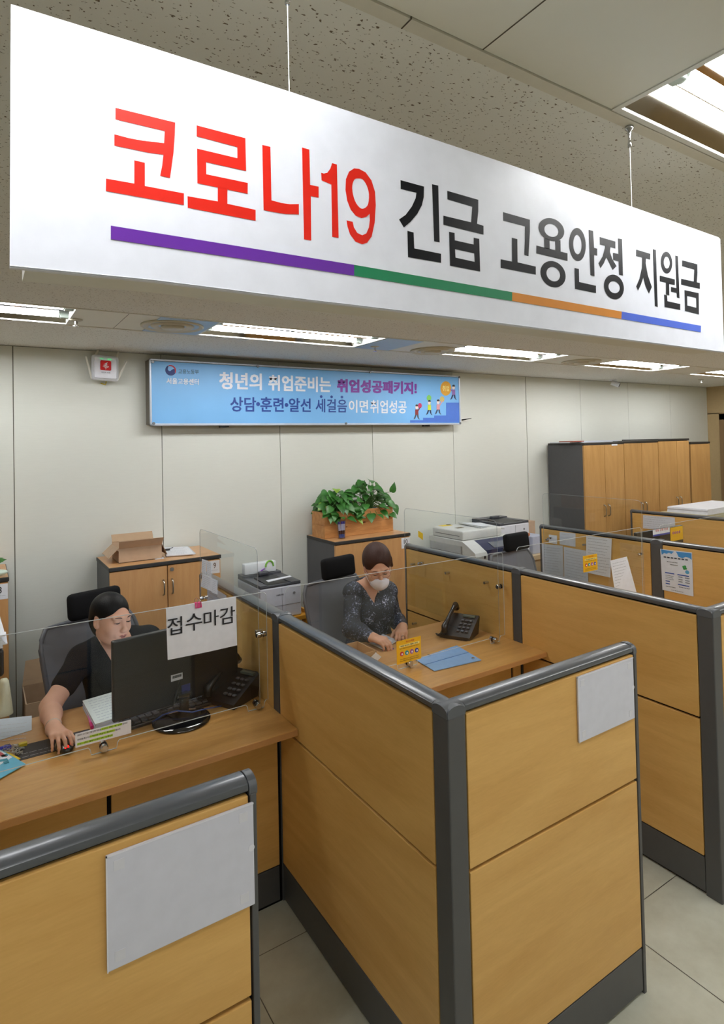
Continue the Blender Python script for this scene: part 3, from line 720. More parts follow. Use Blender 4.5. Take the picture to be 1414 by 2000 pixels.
wall_unit('partition_screen', 'oak side partition covered with pinned grey papers', 'Y', XCp, XCp+TH, YM1+.05, YE+.03, W_Y, endcap=YE+.03)
wall_unit('partition_screen', 'farthest oak side partition in front of the tall cabinets', 'Y', XD, XD+TH, 2.10, 3.33, W_Y, endcap=3.33)
wall_unit('partition_screen', 'oak partition outside the left photo edge', 'Y', XZ, XZ+TH, YM1, YE, W_Y, post=[(YM0, YM1)])
# empty sign holders on the front partitions
HOLD = M('translucent_white_holder', (216, 217, 228), 0.22, coat=.3)
def holder(x0, x1, yf, z0, z1, lab, notch):
    t = T('sign_holder', lab, 'sign holder', ((x0+x1)/2, yf, z0))
    b = MB(); b.box(x0, x1, yf-.0065, yf-.0005, z0, z1, .002); b.build('sleeve', HOLD, t)
    b = MB(); b.cyl((x1-.006, yf-.0066, z0+notch), (x1-.006, yf-.0072, z0+notch), .0065, n=20); b.build('finger_notch', M('notch_light', (226, 226, 234), .3), t)
    b = MB(); 
    for q in ((x0, x1, z1-.003, z1), (x0, x0+.002, z0, z1)): b.box(q[0], q[1], yf-.0072, yf-.006, q[2], q[3])
    b.build('folded_edge', M('holder_edge', (232, 232, 240), .2), t)
    for x, z in ((x0+.022, z0+.022), (x0+.022, z1-.022), (x1-.022, z0+.022), (x1-.022, z1-.022)):
        b = MB(); b.box(x-.009, x+.009, yf-.0071, yf-.0064, z-.009, z+.009); b.build('tape_pad', M('tape_pad_ivory', (219, 219, 226), .25), t)
    return t
holder(.1835, .4625, YF0-.012, .872, 1.0755, 'large empty white sign holder on the near left partition', .115)
holder(1.4985, 1.779, YF0, .889, 1.0845, 'empty white sign holder at the top corner of the middle front partition', .10)

# ================================================================== COUNTERS
def counter(x0, x1, lab, labd, seamx):
    t = T('service_counter', lab, 'counter', ((x0+x1)/2, 2.2, 0), 0, 'service counters')
    b = MB(); b.box(x0, x1, 2.030, 2.385, .711, .735, .002); b.build('counter_top', W_TOP, t)
    b = MB(); b.box(x0+.002, x1-.002, 2.0285, 2.0305, .712, .733); b.build('edge_band', W_EDGE, t)
    b = MB(); b.box(x0, x1, YM0+.008, YM1-.008, 0, .711); b.build('frame', GAPBLK, t)
    for (u0, u1) in ((x0+.004, seamx-.007), (seamx+.007, x1-.012)):
        b = MB(); b.box(u0, u1, YM0, YM1, .148, .700, .002); b.build('front_panel', W_X, t)
        b = MB(); b.box(u0, u1, YM0+.001, YM1-.001, .012, .143, .002); b.build('kick_plate', DKGREY, t)
    t = T('office_desk', labd, 'desk', ((x0+x1)/2, 2.57, 0), 0, 'clerks desks behind the counters')
    b = MB(); b.box(x0+.004, x1-.004, 2.388, 2.745, .706, .730, .002); b.build('desktop', wood_desk, t)
    for x in (x0+.03, x1-.06):
        b = MB(); b.box(x, x+.03, 2.42, 2.71, 0, .706); b.build('leg', DKGREY, t)
wood_desk = wood('office_desktop', (205, 158, 104), (190, 142, 88), 'X', rough=0.3)
p = P(213, 1560, 1, YM0)
counter(XZ+TH, XA-.001, 'oak counter in front of the clerk in black', 'desk of the clerk in black, behind the first counter', p.x)
counter(XA+TH, XB-.001, 'oak counter in front of the masked woman', 'desk of the masked woman, behind the second counter', 2.30)
counter(XB+TH, XCp-.001, 'oak counter hidden behind the right side partition', 'desk behind the right side partition', 3.0)
counter(XCp+TH, XD-.001, 'farthest oak counter before the tall cabinets', 'farthest desk before the tall cabinets', 4.4)

# ================================================================== ACRYLIC SCREENS
YP = 2.280
def rounded(x0, x1, z0, z1, r=.02):
    pts = []
    for cx, cz, a in ((x1-r, z1-r, 0), (x0+r, z1-r, 90)):
        for i in range(6): t = math.radians(a+i*18); pts.append((cx+r*math.cos(t), cz+r*math.sin(t)))
    return pts
def knob(parent, x, y, z, axis='Y', s=1, r=.0135):
    b = MB()
    d = {'Y': (0, 1, 0), 'X': (1, 0, 0)}[axis]; d = Vector(d)*s; c = Vector((x, y, z))
    b.cyl(c-d*.016, c-d*.004, r, n=20); b.cyl(c-d*.019, c-d*.016, r*.8, r, n=20); b.cyl(c+d*.009, c+d*.022, r, n=20); b.cyl(c-d*.004, c+d*.009, r*.35, n=10)
    b.build('standoff_knob', CHROME, parent, smooth=True, autosmooth=40)
    b = MB(); b.cyl(c-d*.004, c-d*.0005, r*1.03, n=20); b.build('rubber_washer', BLACK, parent)
def front_screen(x0, x1, z1, lab, tabs, knobs):
    t = T('acrylic_screen', lab, 'acrylic screen', ((x0+x1)/2, YP, .74), 0, 'clear acrylic screens')
    zb = .764
    pts = rounded(x0, x1, zb, z1) 
    low = []
    for (ta, tb) in sorted(tabs):
        low += [(ta, zb), (ta+.004, .7355), (tb-.004, .7355), (tb, zb)]
    bottom = [(x0, zb)] + low + [(x1, zb)]
    loop = [(x, z) for x, z in bottom] + pts
    b = MB(); b.poly([(x, YP, z) for x, z in loop], thick=.005, n=(0, -1, 0))
    b.build('acrylic_pane', ACRY, t)
    b = MB(); b.tube([(x, YP-.0025, z) for x, z in pts], .0015, 6, caps=True)
    b.build('top_edge', EDGE, t)
    b = MB(); prev = x0
    for (ta, tb) in sorted(tabs):
        b.tube([(prev, YP-.0025, zb), (ta-.006, YP-.0025, zb), (ta, YP-.0025, zb-.008), (ta+.004, YP-.0025, .737), (tb-.004, YP-.0025, .737), (tb, YP-.0025, zb-.008), (tb+.006, YP-.0025, zb)], .0016, 6); prev = tb+.006
    b.tube([(prev, YP-.0025, zb), (x1, YP-.0025, zb), (x1, YP-.0025, z1-.02)], .0012, 6)
    b.build('lower_edge', EDGE, t)
    for k in knobs: knob(t, k, YP, .752)
    return t
k9 = [P(203, 1468, 1, YP).x, P(503, 1381, 1, YP).x]
sc9 = front_screen(XZ+TH+.005, XA-.012, P(250, 1200, 1, YP).z, 'clear acrylic screen standing on the counter before the clerk in black', [(k9[0]-.045, k9[0]+.045), (k9[1]-.045, k9[1]+.03)], k9)
k10 = [P(799, 1301, 1, YP).x, P(965, 1250, 1, YP).x]
sc10 = front_screen(XA+TH+.015, XB-.035, P(700, 1124, 1, YP).z, 'clear acrylic screen standing on the counter before the masked woman', [(k10[0]-.07, k10[0]+.05), (k10[1]-.03, k10[1]+.04)], k10)
sc11 = front_screen(XB+TH+.012, P(1251, 1027, 1, YP).x, P(1120, 1051, 1, YP).z, 'clear acrylic screen beyond the right side partition', [(2.6, 2.7), (3.5, 3.6)], [3.55])
sc12 = front_screen(XCp+TH+.012, 5.05, 1.205, 'farthest clear acrylic screen before the dark monitor', [(4.0, 4.1), (4.9, 5.0)], [4.95])
def side_screen(x, y0, y1, z0, z1, lab, kn):
    t = T('side_acrylic_screen', lab, 'acrylic screen', (x, (y0+y1)/2, z0), 0, 'clear side screens bolted to the partitions')
    r = .03; pts = []
    for cy, cz, a in ((y0+r, z1-r, 180), (y1-r, z1-r, 90)):
        for i in range(7): tt = math.radians(a-i*15); pts.append((cy+r*math.cos(tt), cz+r*math.sin(tt)))
    pts = [(y0, z0)]+pts+[(y1, z0)]
    b = MB(); b.poly([(x, y, z) for y, z in pts], thick=.005, n=(-1, 0, 0)); b.build('acrylic_pane', ACRY, t)
    b = MB(); b.tube([(x-.0025, y, z) for y, z in pts], .0011, 6); b.build('polished_edge', EDGE2, t)
    for (ky, kz, sz) in kn: knob(t, x-.002, ky, kz, 'X', 1, sz)
    return t
q = P(520, 1243, 0, .96); q2 = P(503, 1233, 0, .97)
side_screen(.953, 2.285, P(391, 1035, 0, .953).y, .745, P(450, 1053, 0, .953).z, 'clear side screen standing above the partition beside the number 9 cabinet', [(q.y+.035, q.z, .0115), (3.0, 1.03, .009)])
q = P(978, 1145, 0, XB-.03)
side_screen(XB-.038, 2.31, P(790, 993, 0, XB-.038).y, .745, P(870, 1003, 0, XB-.038).z, 'clear side screen standing above the partition beside the number 10 cabinet', [(q.y, q.z, .0125), (2.98, 1.03, .009)])
side_screen(XCp-.038, 2.33, P(1060, 965, 0, XCp-.038).y, .745, P(1150, 970, 0, XCp-.038).z, 'faint clear side screen above the partition covered with papers', [(P(1252, 1082, 0, XCp-.03).y, P(1252, 1082, 0, XCp-.03).z, .009), (3.1, 1.03, .008)])
b = None
for (px, py, X, lab) in ((805, 1102, XB, 'a'), (872, 1119, XB, 'b'), (948, 1138, XB, 'c'), (808, 1218, XB, 'd'), (1068, 1054, XCp, 'e'), (1140, 1064, XCp, 'f'), (503, 1233, XA, 'g')):
    q = P(px, py, 0, X-.02); bb = MB(); bb.cyl((X-.0005, q.y, q.z), (X-.026, q.y, q.z), .0065, n=14); bb.cyl((X-.026, q.y, q.z), (X-.030, q.y, q.z), .0075, n=14)
    o = bb.build('screen_stud', STEEL, loc=(X, q.y, q.z), smooth=True, autosmooth=40)
    tag(o, {'a': 'small steel stud near the back top corner of the partition right of the masked woman', 'b': 'small steel stud at the middle top of the partition right of the masked woman', 'c': 'small steel stud near the post of the partition right of the masked woman', 'd': 'low steel stud behind the telephone beside the masked woman', 'e': 'steel stud by the small white slips on the papered partition', 'f': 'steel stud above the hanging grey sheets on the papered partition', 'g': 'steel stud on the partition right of the black monitor'}[lab], 'stud', 'steel studs on the partitions')

# ================================================================== CABINETS
def low_cabinet(x0, x1, xs, yf, yb, h, lab, num, label_x, lock=True, handles=True):
    t = T('storage_cabinet', lab, 'cabinet', ((x0+x1)/2, (yf+yb)/2, 0), 0, 'low cabinets along the back wall')
    b = MB(); b.box(x0+.002, x0+.02, yf+.018, yb, .0, h-.022); b.box(x1-.02, x1-.002, yf+.018, yb, 0, h-.022); b.box(x0+.02, x1-.02, yf+.03, yb, 0, h-.022); b.build('carcass', CABSIDE, t)
    b = MB(); b.box(x0-.002, x1+.002, yf-.004, yb, h-.022, h-.001, .003); b.build('top_edge', CABEDGE, t)
    b = MB(); b.box(x0+.002, x1-.002, yf+.004, yb-.004, h-.003, h); b.build('top_board', W_TOPC, t)
    for i, (u0, u1) in enumerate(((x0+.003, xs-.0025), (xs+.0025, x1-.003))):
        b = MB(); b.box(u0, u1, yf, yf+.018, .05, h-.026, .0015); d = b.build('door', W_CAB, t)
        if handles:
            hx = u1-.022 if i == 0 else u0+.022
            b = MB(); b.tube([(hx, yf, h-.105), (hx, yf-.018, h-.112), (hx, yf-.022, h-.125), (hx, yf-.022, h-.17), (hx, yf-.018, h-.183), (hx, yf, h-.19)], .0045, 8); b.build('handle', STEEL, d, smooth=True)
        if lock and i == 1:
            b = MB(); b.cyl((u0+.022, yf, h-.05), (u0+.022, yf-.006, h-.05), .011, n=16); b.cyl((u0+.022, yf-.006, h-.05), (u0+.022, yf-.008, h-.05), .006, n=12); b.build('lock', STEEL, d)
    if num:
        b = MB(); lx0, lx1 = label_x; b.box(lx0, lx1, yf-.0015, yf, h-.108, h-.032); l = b.build('number_label', PAPER, t)
        b = MB(); wd = (lx1-lx0); cx = (lx0+lx1)/2
        nw = wd*(.26 if len(num) == 1 else .46)
        b.text(num, (cx-nw/2, yf-.0015, h-.078), (cx+nw/2, yf-.0015, h-.078), (cx-nw/2, yf-.0015, h-.044), off=.012, raise_=.0006)
        b.box(lx0+.01, lx1-.01, yf-.0022, yf-.0015, h-.089, h-.0885); b.build('number', INK, l)
    return t
W_TOPC = wood('cabinet_top_beech', (222, 172, 118), (206, 154, 100), 'X', rough=0.3)
ca, cb, cs = P(213, 1113, 1, 3.5), P(431, 1081, 1, 3.5), P(327, 1100, 1, 3.5)
low_cabinet(ca.x, cb.x, cs.x, 3.5, 3.91, 1.145, 'low two door beech cabinet marked 9 with an open carton on top', '9', (P(409, 1090, 1, 3.5).x, cb.x-.008))
ca, cb, cs = P(654, 1056, 1, 3.5), P(801, 1046, 1, 3.5), P(729, 1055, 1, 3.5)
low_cabinet(ca.x, cb.x, cs.x, 3.5, 3.91, 1.132, 'low two door beech cabinet marked 10 with a planter on top', '10', (P(784, 1060, 1, 3.5).x, cb.x-.005), handles=False)
X8 = P(17, 1135, 1, 3.5).x
low_cabinet(X8-.78, X8, X8-.38, 3.5, 3.91, 1.165, 'low beech cabinet marked 8 at the left photo edge', '8', (X8-.075, X8-.004))
# tall cabinets
def tall_cabinet(x0, x1, h, yf, lab, split, hz, side):
    t = T('tall_cabinet', lab, 'cabinet', ((x0+x1)/2, 3.7, 0), 0, 'tall cabinets in the far corner')
    b = MB(); b.box(x0+.001, x1-.001, yf+.018, 3.91, 0, h-.02); b.build('carcass', CABSIDE, t)
    b = MB(); b.box(x0, x1, yf-.004, 3.91, h-.02, h, .002); b.build('top_board', CABEDGE, t)
    parts = [(x0+.002, split-.002), (split+.002, x1-.002)] if split else [(x0+.002, x1-.002)]
    for i, (u0, u1) in enumerate(parts):
        b = MB(); b.box(u0, u1, yf, yf+.018, .05, h-.024, .0015); d = b.build('door', W_TALL, t)
        if split:
            hx = u1-.03 if i == 0 else u0+.03
            b = MB(); b.tube([(hx, yf, hz), (hx, yf-.02, hz-.01), (hx, yf-.022, hz-.03), (hx, yf-.022, hz-.08), (hx, yf-.02, hz-.10), (hx, yf, hz-.11)], .0055, 8); b.build('handle', STEEL, d, smooth=True)
tx = [P(a, 866, 1, 3.5).x for a in (1140, 1218, 1285, 1345.5)]
hz = [P(1187, 985, 1, 3.5).z, P(1262, 980, 1, 3.5).z, P(1325, 970, 1, 3.5).z]
tall_cabinet(tx[0], tx[1]-.002, 1.752, 3.5, 'nearest tall beech cabinet with a dark grey side', (tx[0]+tx[1])/2, hz[0], 1)
tall_cabinet(tx[1]+.002, tx[2]-.002, 1.758, 3.5, 'second tall beech cabinet, between the grey sided one and the third', (tx[1]+tx[2])/2, hz[1], 0)
tall_cabinet(tx[2]+.002, tx[3], 1.768, 3.5, 'third tall beech cabinet, right end of the equal row', (tx[2]+tx[3])/2+.05, hz[2], 0)
tall_cabinet(tx[3]+.03, P(1386, 862, 1, 3.5).x, 1.726, 3.5, 'slightly lower tall beech cabinet beside the brown door frame', None, 0, 0)
q = P(1200, 868, 1, 3.499); b = MB(); b.box(q.x-.045, q.x+.045, 3.497, 3.4995, q.z-.012, q.z+.012); tag(b.build('name_tag', PAPER, loc=(q.x, 3.498, q.z)), 'small white tag at the top of the nearest tall cabinet', 'tag')
q = P(1098, 862, 1, 3.66); b = MB(); 
b.box(q.x+.02, q.x+.30, 3.60, 3.82, 1.753, 1.762, mx=None); b.box(q.x+.24, q.x+.80, 3.62, 3.84, 1.753, 1.768); 
tag(b.build('paper_pile', PAPER2, loc=(q.x+.3, 3.7, 1.753)), 'loose papers lying on the nearest tall cabinet', 'papers')
b = MB(); b.box(q.x+.03, q.x+.2, 3.57, 3.72, 1.7625, 1.772); tag(b.build('red_folder', M('dull_red', (170, 90, 74), .5), loc=(q.x+.1, 3.65, 1.7625)), 'reddish folder on top of the grey sided tall cabinet', 'folder')

# ================================================================== THINGS ON THE CABINETS
# planter
pA, pB = P(634, 1038, 2, 1.132), P(768, 1027, 2, 1.132); yp0 = 3.66; px0, px1 = P(634, 1040, 1, yp0).x, P(768, 1030, 1, yp0).x
zt = P(700, 996, 1, yp0).z
pl = T('planter_box', 'long pine planter box with pothos plants on the number 10 cabinet', 'planter', ((px0+px1)/2, yp0+.09, 1.132))
b = MB(); 
for (a0_, a1_) in ((1.1325, 1.132+(zt-1.132)/2-.0003), (1.132+(zt-1.132)/2+.0003, zt)):
    b.box(px0, px1, yp0, yp0+.016, a0_, a1_, .002); b.box(px0, px1, yp0+.17, yp0+.186, a0_, a1_, .002)
    b.box(px0, px0+.016, yp0+.0165, yp0+.1695, a0_, a1_, .002); b.box(px1-.016, px1, yp0+.0165, yp0+.1695, a0_, a1_, .002)
b.box(px0+.01, px1-.01, yp0+.01, yp0+.17, 1.1325, 1.142); b.build('wooden_box', PINE, pl)
b = MB()
for (x, z, r) in ((px0+.33, 1.22, .010), (px0+.18, 1.20, .006), (px1-.03, 1.24, .008)): b.sph((x, yp0-.0005, z), r, (1.4, .12, .6), 10)
b.build('wood_knots', M('pine_knot', (112, 62, 34), .6), pl)
LEAF = M('pothos_leaf', (58, 116, 44), .4, var=.3, vscale=14, spec=.5); LEAFY = M('pothos_leaf_young', (140, 176, 60), .4, var=.2)
def leaf_mesh(b, base, d, nrm, L, W):
    """heart shaped leaf from its stalk end along d"""
    d = Vector(d).normalized(); nrm = Vector(nrm); s_ = d.cross(nrm).normalized(); nn = s_.cross(d).normalized(); base = Vector(base)
    prof = [(-.08, .0), (-.10, .22), (.02, .43), (.22, .5), (.45, .43), (.68, .27), (.86, .11), (1.0, 0)]
    ctr = []; Lf = []; Rt = []
    for u, w_ in prof:
        dr = -.28*L*(max(u, 0)**2); up = .10*W
        c = base + d*(max(u, 0)*L) + nn*dr
        ctr.append(b.bm.verts.new(c)); 
        cl = base+d*(u*L)+nn*dr
        Lf.append(b.bm.verts.new(cl+s_*w_*W+nn*up*(w_*2))); Rt.append(b.bm.verts.new(cl-s_*w_*W+nn*up*(w_*2)))
    for i in range(len(prof)-1):
        for S_, fl_ in ((Lf, 0), (Rt, 1)):
            vs = [ctr[i], ctr[i+1], S_[i+1], S_[i]]
            vs = [v for k_, v in enumerate(vs)]
            try: 
                f = b.bm.faces.new(vs if fl_ else vs[::-1]); f.material_index = b.mi
            except ValueError: pass
rnd = random.Random(5)
def pothos(x0, x1, seed, lab, up, n):
    r = random.Random(seed); cx = (x0+x1)/2; t = T('pothos_plant', lab, 'plant', (cx, yp0+.09, 1.145), 0, 'pothos in the planter')
    b = MB(); b.lathe((cx, yp0+.093, 1.143), [(.055, 0), (.072, .09), (.072, .152), (.078, .154), (.078, .168), (.070, .168), (.068, .14), (0, .14)], 22); b.build('pot', M('pale_plastic_pot', (196, 208, 226), .35), t, smooth=True, autosmooth=40)
    b = MB(); b.cyl((cx, yp0+.093, 1.283), (cx, yp0+.093, 1.287), .067, n=20); b.build('soil', M('dark_soil', (50, 36, 26), .9), t)
    st = MB(); lf = MB()
    for i in range(n):
        a = r.uniform(0, 2*math.pi); rr = r.uniform(.2, 1)**.6
        tip = Vector((cx+math.cos(a)*rr*(x1-x0)*.56, yp0+.085+math.sin(a)*rr*.11, 1.31+(1-rr**2)*up*r.uniform(.55, 1.05)+r.uniform(0, .05)))
        if math.sin(a) < -.2 and rr > .7: tip.z -= r.uniform(.03, .09); tip.y -= .01; tip.y = min(tip.y, yp0-.005)
        p0 = Vector((cx+r.uniform(-.03, .03), yp0+.093+r.uniform(-.03, .03), 1.285)); mid = (p0+tip)/2+Vector((0, 0, .05)); mid.y = max(mid.y, yp0+.03) if tip.z < 1.33 else mid.y
        st.tube([p0, (p0+mid)/2+Vector((0, 0, .02)), mid, tip], .0022, 5)
        dx = Vector((math.cos(a)*.8+r.uniform(-.4, .4), math.sin(a)*.8-.25+r.uniform(-.3, .3), r.uniform(-.7, .15)))
        lf.mi = 1 if r.random() < .08 else 0
        leaf_mesh(lf, tip, dx, (r.uniform(-.3, .3), -.55+r.uniform(-.3, .3), .8), r.uniform(.055, .085), r.uniform(.05, .072))
    st.build('stems', M('stem_green', (86, 128, 60), .5), t); lf.build('leaves', [LEAF, LEAFY], t, smooth=True)
    return t
xm = px0+(px1-px0)*.46
pothos(px0+.02, xm, 11, 'left, lower pothos plant in the pine planter', .13, 70)
pothos(xm, px1-.02, 23, 'right, taller pothos plant in the pine planter', .22, 74)
# the tall top leaf and the trailing right ones
lf = MB(); q = P(712, 962, 1, 3.74); leaf_mesh(lf, q, (-.35, -.1, .9), (.0, -1, .2), .085, .055); lf.tube([(px1-.2, yp0+.09, 1.29), (q.x+.01, 3.745, 1.36), q], .0022, 5)
for (px, py, d_) in ((765, 960, (.2, -.2, .6)), (757, 975, (.2, -.3, -.8)), (770, 988, (.25, -.3, -.7)), (755, 990, (-.1, -.3, -.8)), (640, 1000, (-.4, -.3, -.8)), (634, 990, (-.5, -.2, .1))):
    q = P(px, py, 1, 3.69); leaf_mesh(lf, q, d_, (0, -1, .3), .075, .06)
    bs_ = Vector(((px0+.13) if px < 700 else (px1-.17), yp0+.09, 1.29)); lf.tube([bs_, (bs_+q)/2+Vector((0, .01, .05)), q], .0022, 5)
lv = lf.build('leaf_spray', LEAF, smooth=True, parent=bpy.data.objects['pothos_plant.001'])
# clear cup with markers on the planter front
cx = P(667, 1043, 1, 3.6).x; zc = 1.133
mk = T('pen_cup', 'clear plastic cup in front of the planter on the number 10 cabinet', 'cup', (cx, 3.60, zc))
b = MB(); b.lathe((cx, 3.60, zc), [(.026, 0), (.033, .13), (.031, .13), (.024, .004), (0, .004)], 20); b.build('clear_cup', acrylic('cup_acrylic', (235, 235, 240), 1.2), mk, smooth=True, autosmooth=40)
for i, (dx, tx_) in enumerate(((-.012, -.020), (.0, .002), (.012, .018))):
    t = T('marker_pen', ['white and blue marker leaning left in the clear cup', 'middle white and blue marker in the clear cup', 'white and blue marker leaning right in the clear cup'][i], 'marker', (cx+dx, 3.598, zc+.006), 0, 'markers in the cup')
    p0 = Vector((cx+dx, 3.598-.002*i, zc+.006)); p1 = Vector((cx+tx_*1.1, 3.597, zc+.118)); v = p1-p0
    b = MB(); b.cyl(p0, p0+v*.22, .0075, n=12); b.build('cap', M('marker_blue', (70, 110, 190), .4), t)
    b = MB(); b.cyl(p0+v*.22, p0+v*.45, .0078, n=12); b.build('grip', M('marker_brown', (92, 52, 40), .4), t)
    b = MB(); b.cyl(p0+v*.45, p0+v*.85, .0082, n=12); b.build('barrel', M('marker_white', (232, 232, 244), .4), t)
    b = MB(); b.cyl(p0+v*.85, p1, .0075, n=12); b.build('end_plug', M('marker_violet', (82, 76, 170), .4), t)
# open carton on cabinet 9
H9 = 1.145
q0, q1 = P(227, 1095, 2, H9), P(319, 1082, 2, H9)
cy = 3.60; bx0, bx1 = q0.x-.005, P(316, 1083, 1, cy).x; bt = P(228, 1062, 1, cy).z
ct = T('open_carton', 'open brown carton lying on the number 9 cabinet', 'carton', ((bx0+bx1)/2, cy+.1, H9))
b = MB(); t_ = .004; D = .20; ht = .085
b.box(bx0, bx1, cy, cy+t_, H9+.001, H9+ht); b.box(bx0, bx1, cy+D, cy+D+t_, H9+.001, H9+ht+.01); b.box(bx0, bx0+t_, cy+t_, cy+D, H9+.001, H9+ht*.8); b.box(bx1-t_, bx1, cy+t_, cy+D, H9+.001, H9+ht); b.box(bx0, bx1, cy, cy+D, H9+.0005, H9+.004); b.build('carton_body', CARD, ct)
b = MB(); 
def slab(b, a, b_, c, d, th=.003):
    a, b_, c, d = map(Vector, (a, b_, c, d)); n_ = (b_-a).cross(d-a).normalized()*th
    v = [b.bm.verts.new(x) for x in (a, b_, c, d)]+[b.bm.verts.new(x+n_) for x in (a, b_, c, d)]
    for f in ((3, 2, 1, 0), (4, 5, 6, 7), (0, 1, 5, 4), (1, 2, 6, 5), (2, 3, 7, 6), (3, 0, 4, 7)): 
        ff = b.bm.faces.new([v[i] for i in f]); ff.material_index = b.mi
slab(b, (bx0, cy, H9+ht), (bx1, cy, H9+ht), (bx1+.005, cy-.035, H9+ht+.045), (bx0-.005, cy-.035, H9+ht+.045)); b.build('front_flap', CARD, ct)
b = MB(); slab(b, (bx0, cy+D, H9+ht+.01), (bx1, cy+D, H9+ht+.01), (bx1, cy+D+.03, H9+ht+.05), (bx0, cy+D+.03, H9+ht+.05)); b.build('back_flap', CARDIN, ct)
b = MB(); slab(b, (bx0, cy, H9+ht), (bx0, cy+D, H9+ht), (bx0-.055, cy+D, H9+.035), (bx0-.055, cy, H9+.035)); b.build('left_flap', CARD, ct)
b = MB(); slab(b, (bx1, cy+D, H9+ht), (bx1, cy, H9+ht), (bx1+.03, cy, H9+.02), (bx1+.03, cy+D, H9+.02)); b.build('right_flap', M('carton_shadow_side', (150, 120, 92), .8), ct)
# papers on cabinet 9
def sheet(name, pts, mat, lab, cat, th=.0015, lines=None, z=None, group=None, ink=None, title=None):
    """a thin sheet lying or standing: pts upper left, upper right, lower right, lower left"""
    pts = [Vector(p) for p in pts]; c = sum(pts, Vector())/4
    n_ = (pts[1]-pts[0]).cross(pts[3]-pts[0]).normalized(); 
    if n_.dot(Vector((0, 0, CH))-c) < 0: n_ = -n_
    t = T(name, lab, cat, c, 0, group)
    b = MB(); b.poly([p for p in pts], thick=th, n=n_); b.build('sheet', mat, t)
    if lines:
        b = MB(); X = pts[1]-pts[0]; Y = pts[3]-pts[0]; rr = random.Random(len(lab))
        n0, u0, u1, v0, v1 = lines
        for i in range(n0):
            v = v0+(v1-v0)*i/max(1, n0-1); u = u0
            hh = .17*(v1-v0)/max(1, n0)
            end = u1-rr.random()*.25*(u1-u0)
            while u < end:
                wd_ = rr.uniform(.03, .11)
                e = min(u+wd_, end)
                q = [pts[0]+X*u+Y*v+n_*(th+.0004), pts[0]+X*e+Y*v+n_*(th+.0004), pts[0]+X*e+Y*(v+hh)+n_*(th+.0004), pts[0]+X*u+Y*(v+hh)+n_*(th+.0004)]
                b.quad(*q); u = e+.018
        b.build('printed_lines', ink or M('pale_print', (178, 180, 186), .6), t)
    return t
sheet('clipped_papers', [P(320, 1071, 2, H9+.004), P(366, 1069, 2, H9+.004), P(379, 1083, 2, H9+.004), P(325, 1087, 2, H9+.004)], PAPER, 'white papers with a black clip right of the open carton', 'papers', .006, (6, .1, .9, .15, .85))
q = P(326, 1075, 2, H9+.012); b = MB(); b.box(q.x-.018, q.x+.018, q.y-.008, q.y+.008, H9+.0115, H9+.022, .003); b.cyl((q.x+.01, q.y, H9+.02), (q.x+.04, q.y+.01, H9+.024), .002); tag(b.build('binder_clip', BLACK, loc=(q.x, q.y, H9+.0115)), 'black binder clip on the papers beside the open carton', 'clip')
q = P(370, 1075, 2, H9+.004); sheet('side_paper', [P(366, 1069, 2, H9+.001), P(369, 1069.5, 2, H9+.001), P(382, 1082, 2, H9+.001), P(377, 1084, 2, H9+.001)], PAPER2, 'grey paper edge right of the clipped papers', 'papers', .004)
q = P(252, 1094, 2, H9); b = MB(); b.cyl(P(235, 1095, 2, H9+.004), P(262, 1092, 2, H9+.004), .004, n=8); o_ = b.build('green_handle', M('lime_green', (150, 214, 60), .4), None, loc=(q.x, q.y, H9)); tag(o_, 'lime green fly swatter handle before the open carton', 'handle')
q = P(272, 1092, 2, H9+.003); b = MB(); b.tube([(q.x+.045*math.cos(t/20*6.283), q.y+.022*math.sin(t/20*6.283), H9+.004) for t in range(20)], .0016, 6, closed=True); tag(b.build('wire_loop', M('violet_wire', (120, 96, 120), .5), loc=(q.x, q.y, H9)), 'oval wire loop lying before the open carton', 'loop')
sheet('torn_slip', [P(301, 1090, 2, H9+.001), P(319, 1088, 2, H9+.001), P(321, 1091, 2, H9+.001), P(303, 1093, 2, H9+.001)], PAPER, 'small white slip at the cabinet edge beside the carton', 'paper')
# cabinet 8: plant and bag at the left edge
q = P(3, 1108, 1, 3.6); t = T('small_leafy_plant', 'small green leaves at the left photo edge on cabinet 8', 'plant', (q.x-.04, 3.6, 1.165))
b = MB(); b.lathe((q.x-.05, 3.63, 1.166), [(.03, 0), (.04, .05), (.036, .05), (0, .045)], 16); b.build('pot', WHITEP, t, smooth=True)
b = MB(); 
for i in range(9):
    a = i*.7; leaf_mesh(b, (q.x-.05+.02*math.cos(a), 3.63+.02*math.sin(a), 1.22), (math.cos(a)*.7, math.sin(a)*.7-.2, .35), (0, -.6, .8), .055, .045)
b.build('leaves', LEAF, t, smooth=True)
b = MB(); q = P(5, 1122, 1, 3.53); b.sph((q.x-.03, 3.54, 1.184), .05, (1.1, .6, .34), 14); b.sph((q.x-.08, 3.56, 1.186), .04, (1, .6, .45), 12)
tag(b.build('plastic_bag', M('pale_green_bag', (214, 232, 218), .3), loc=(q.x, 3.54, 1.166), smooth=True), 'pale crumpled plastic bag on cabinet 8 at the left photo edge', 'bag')

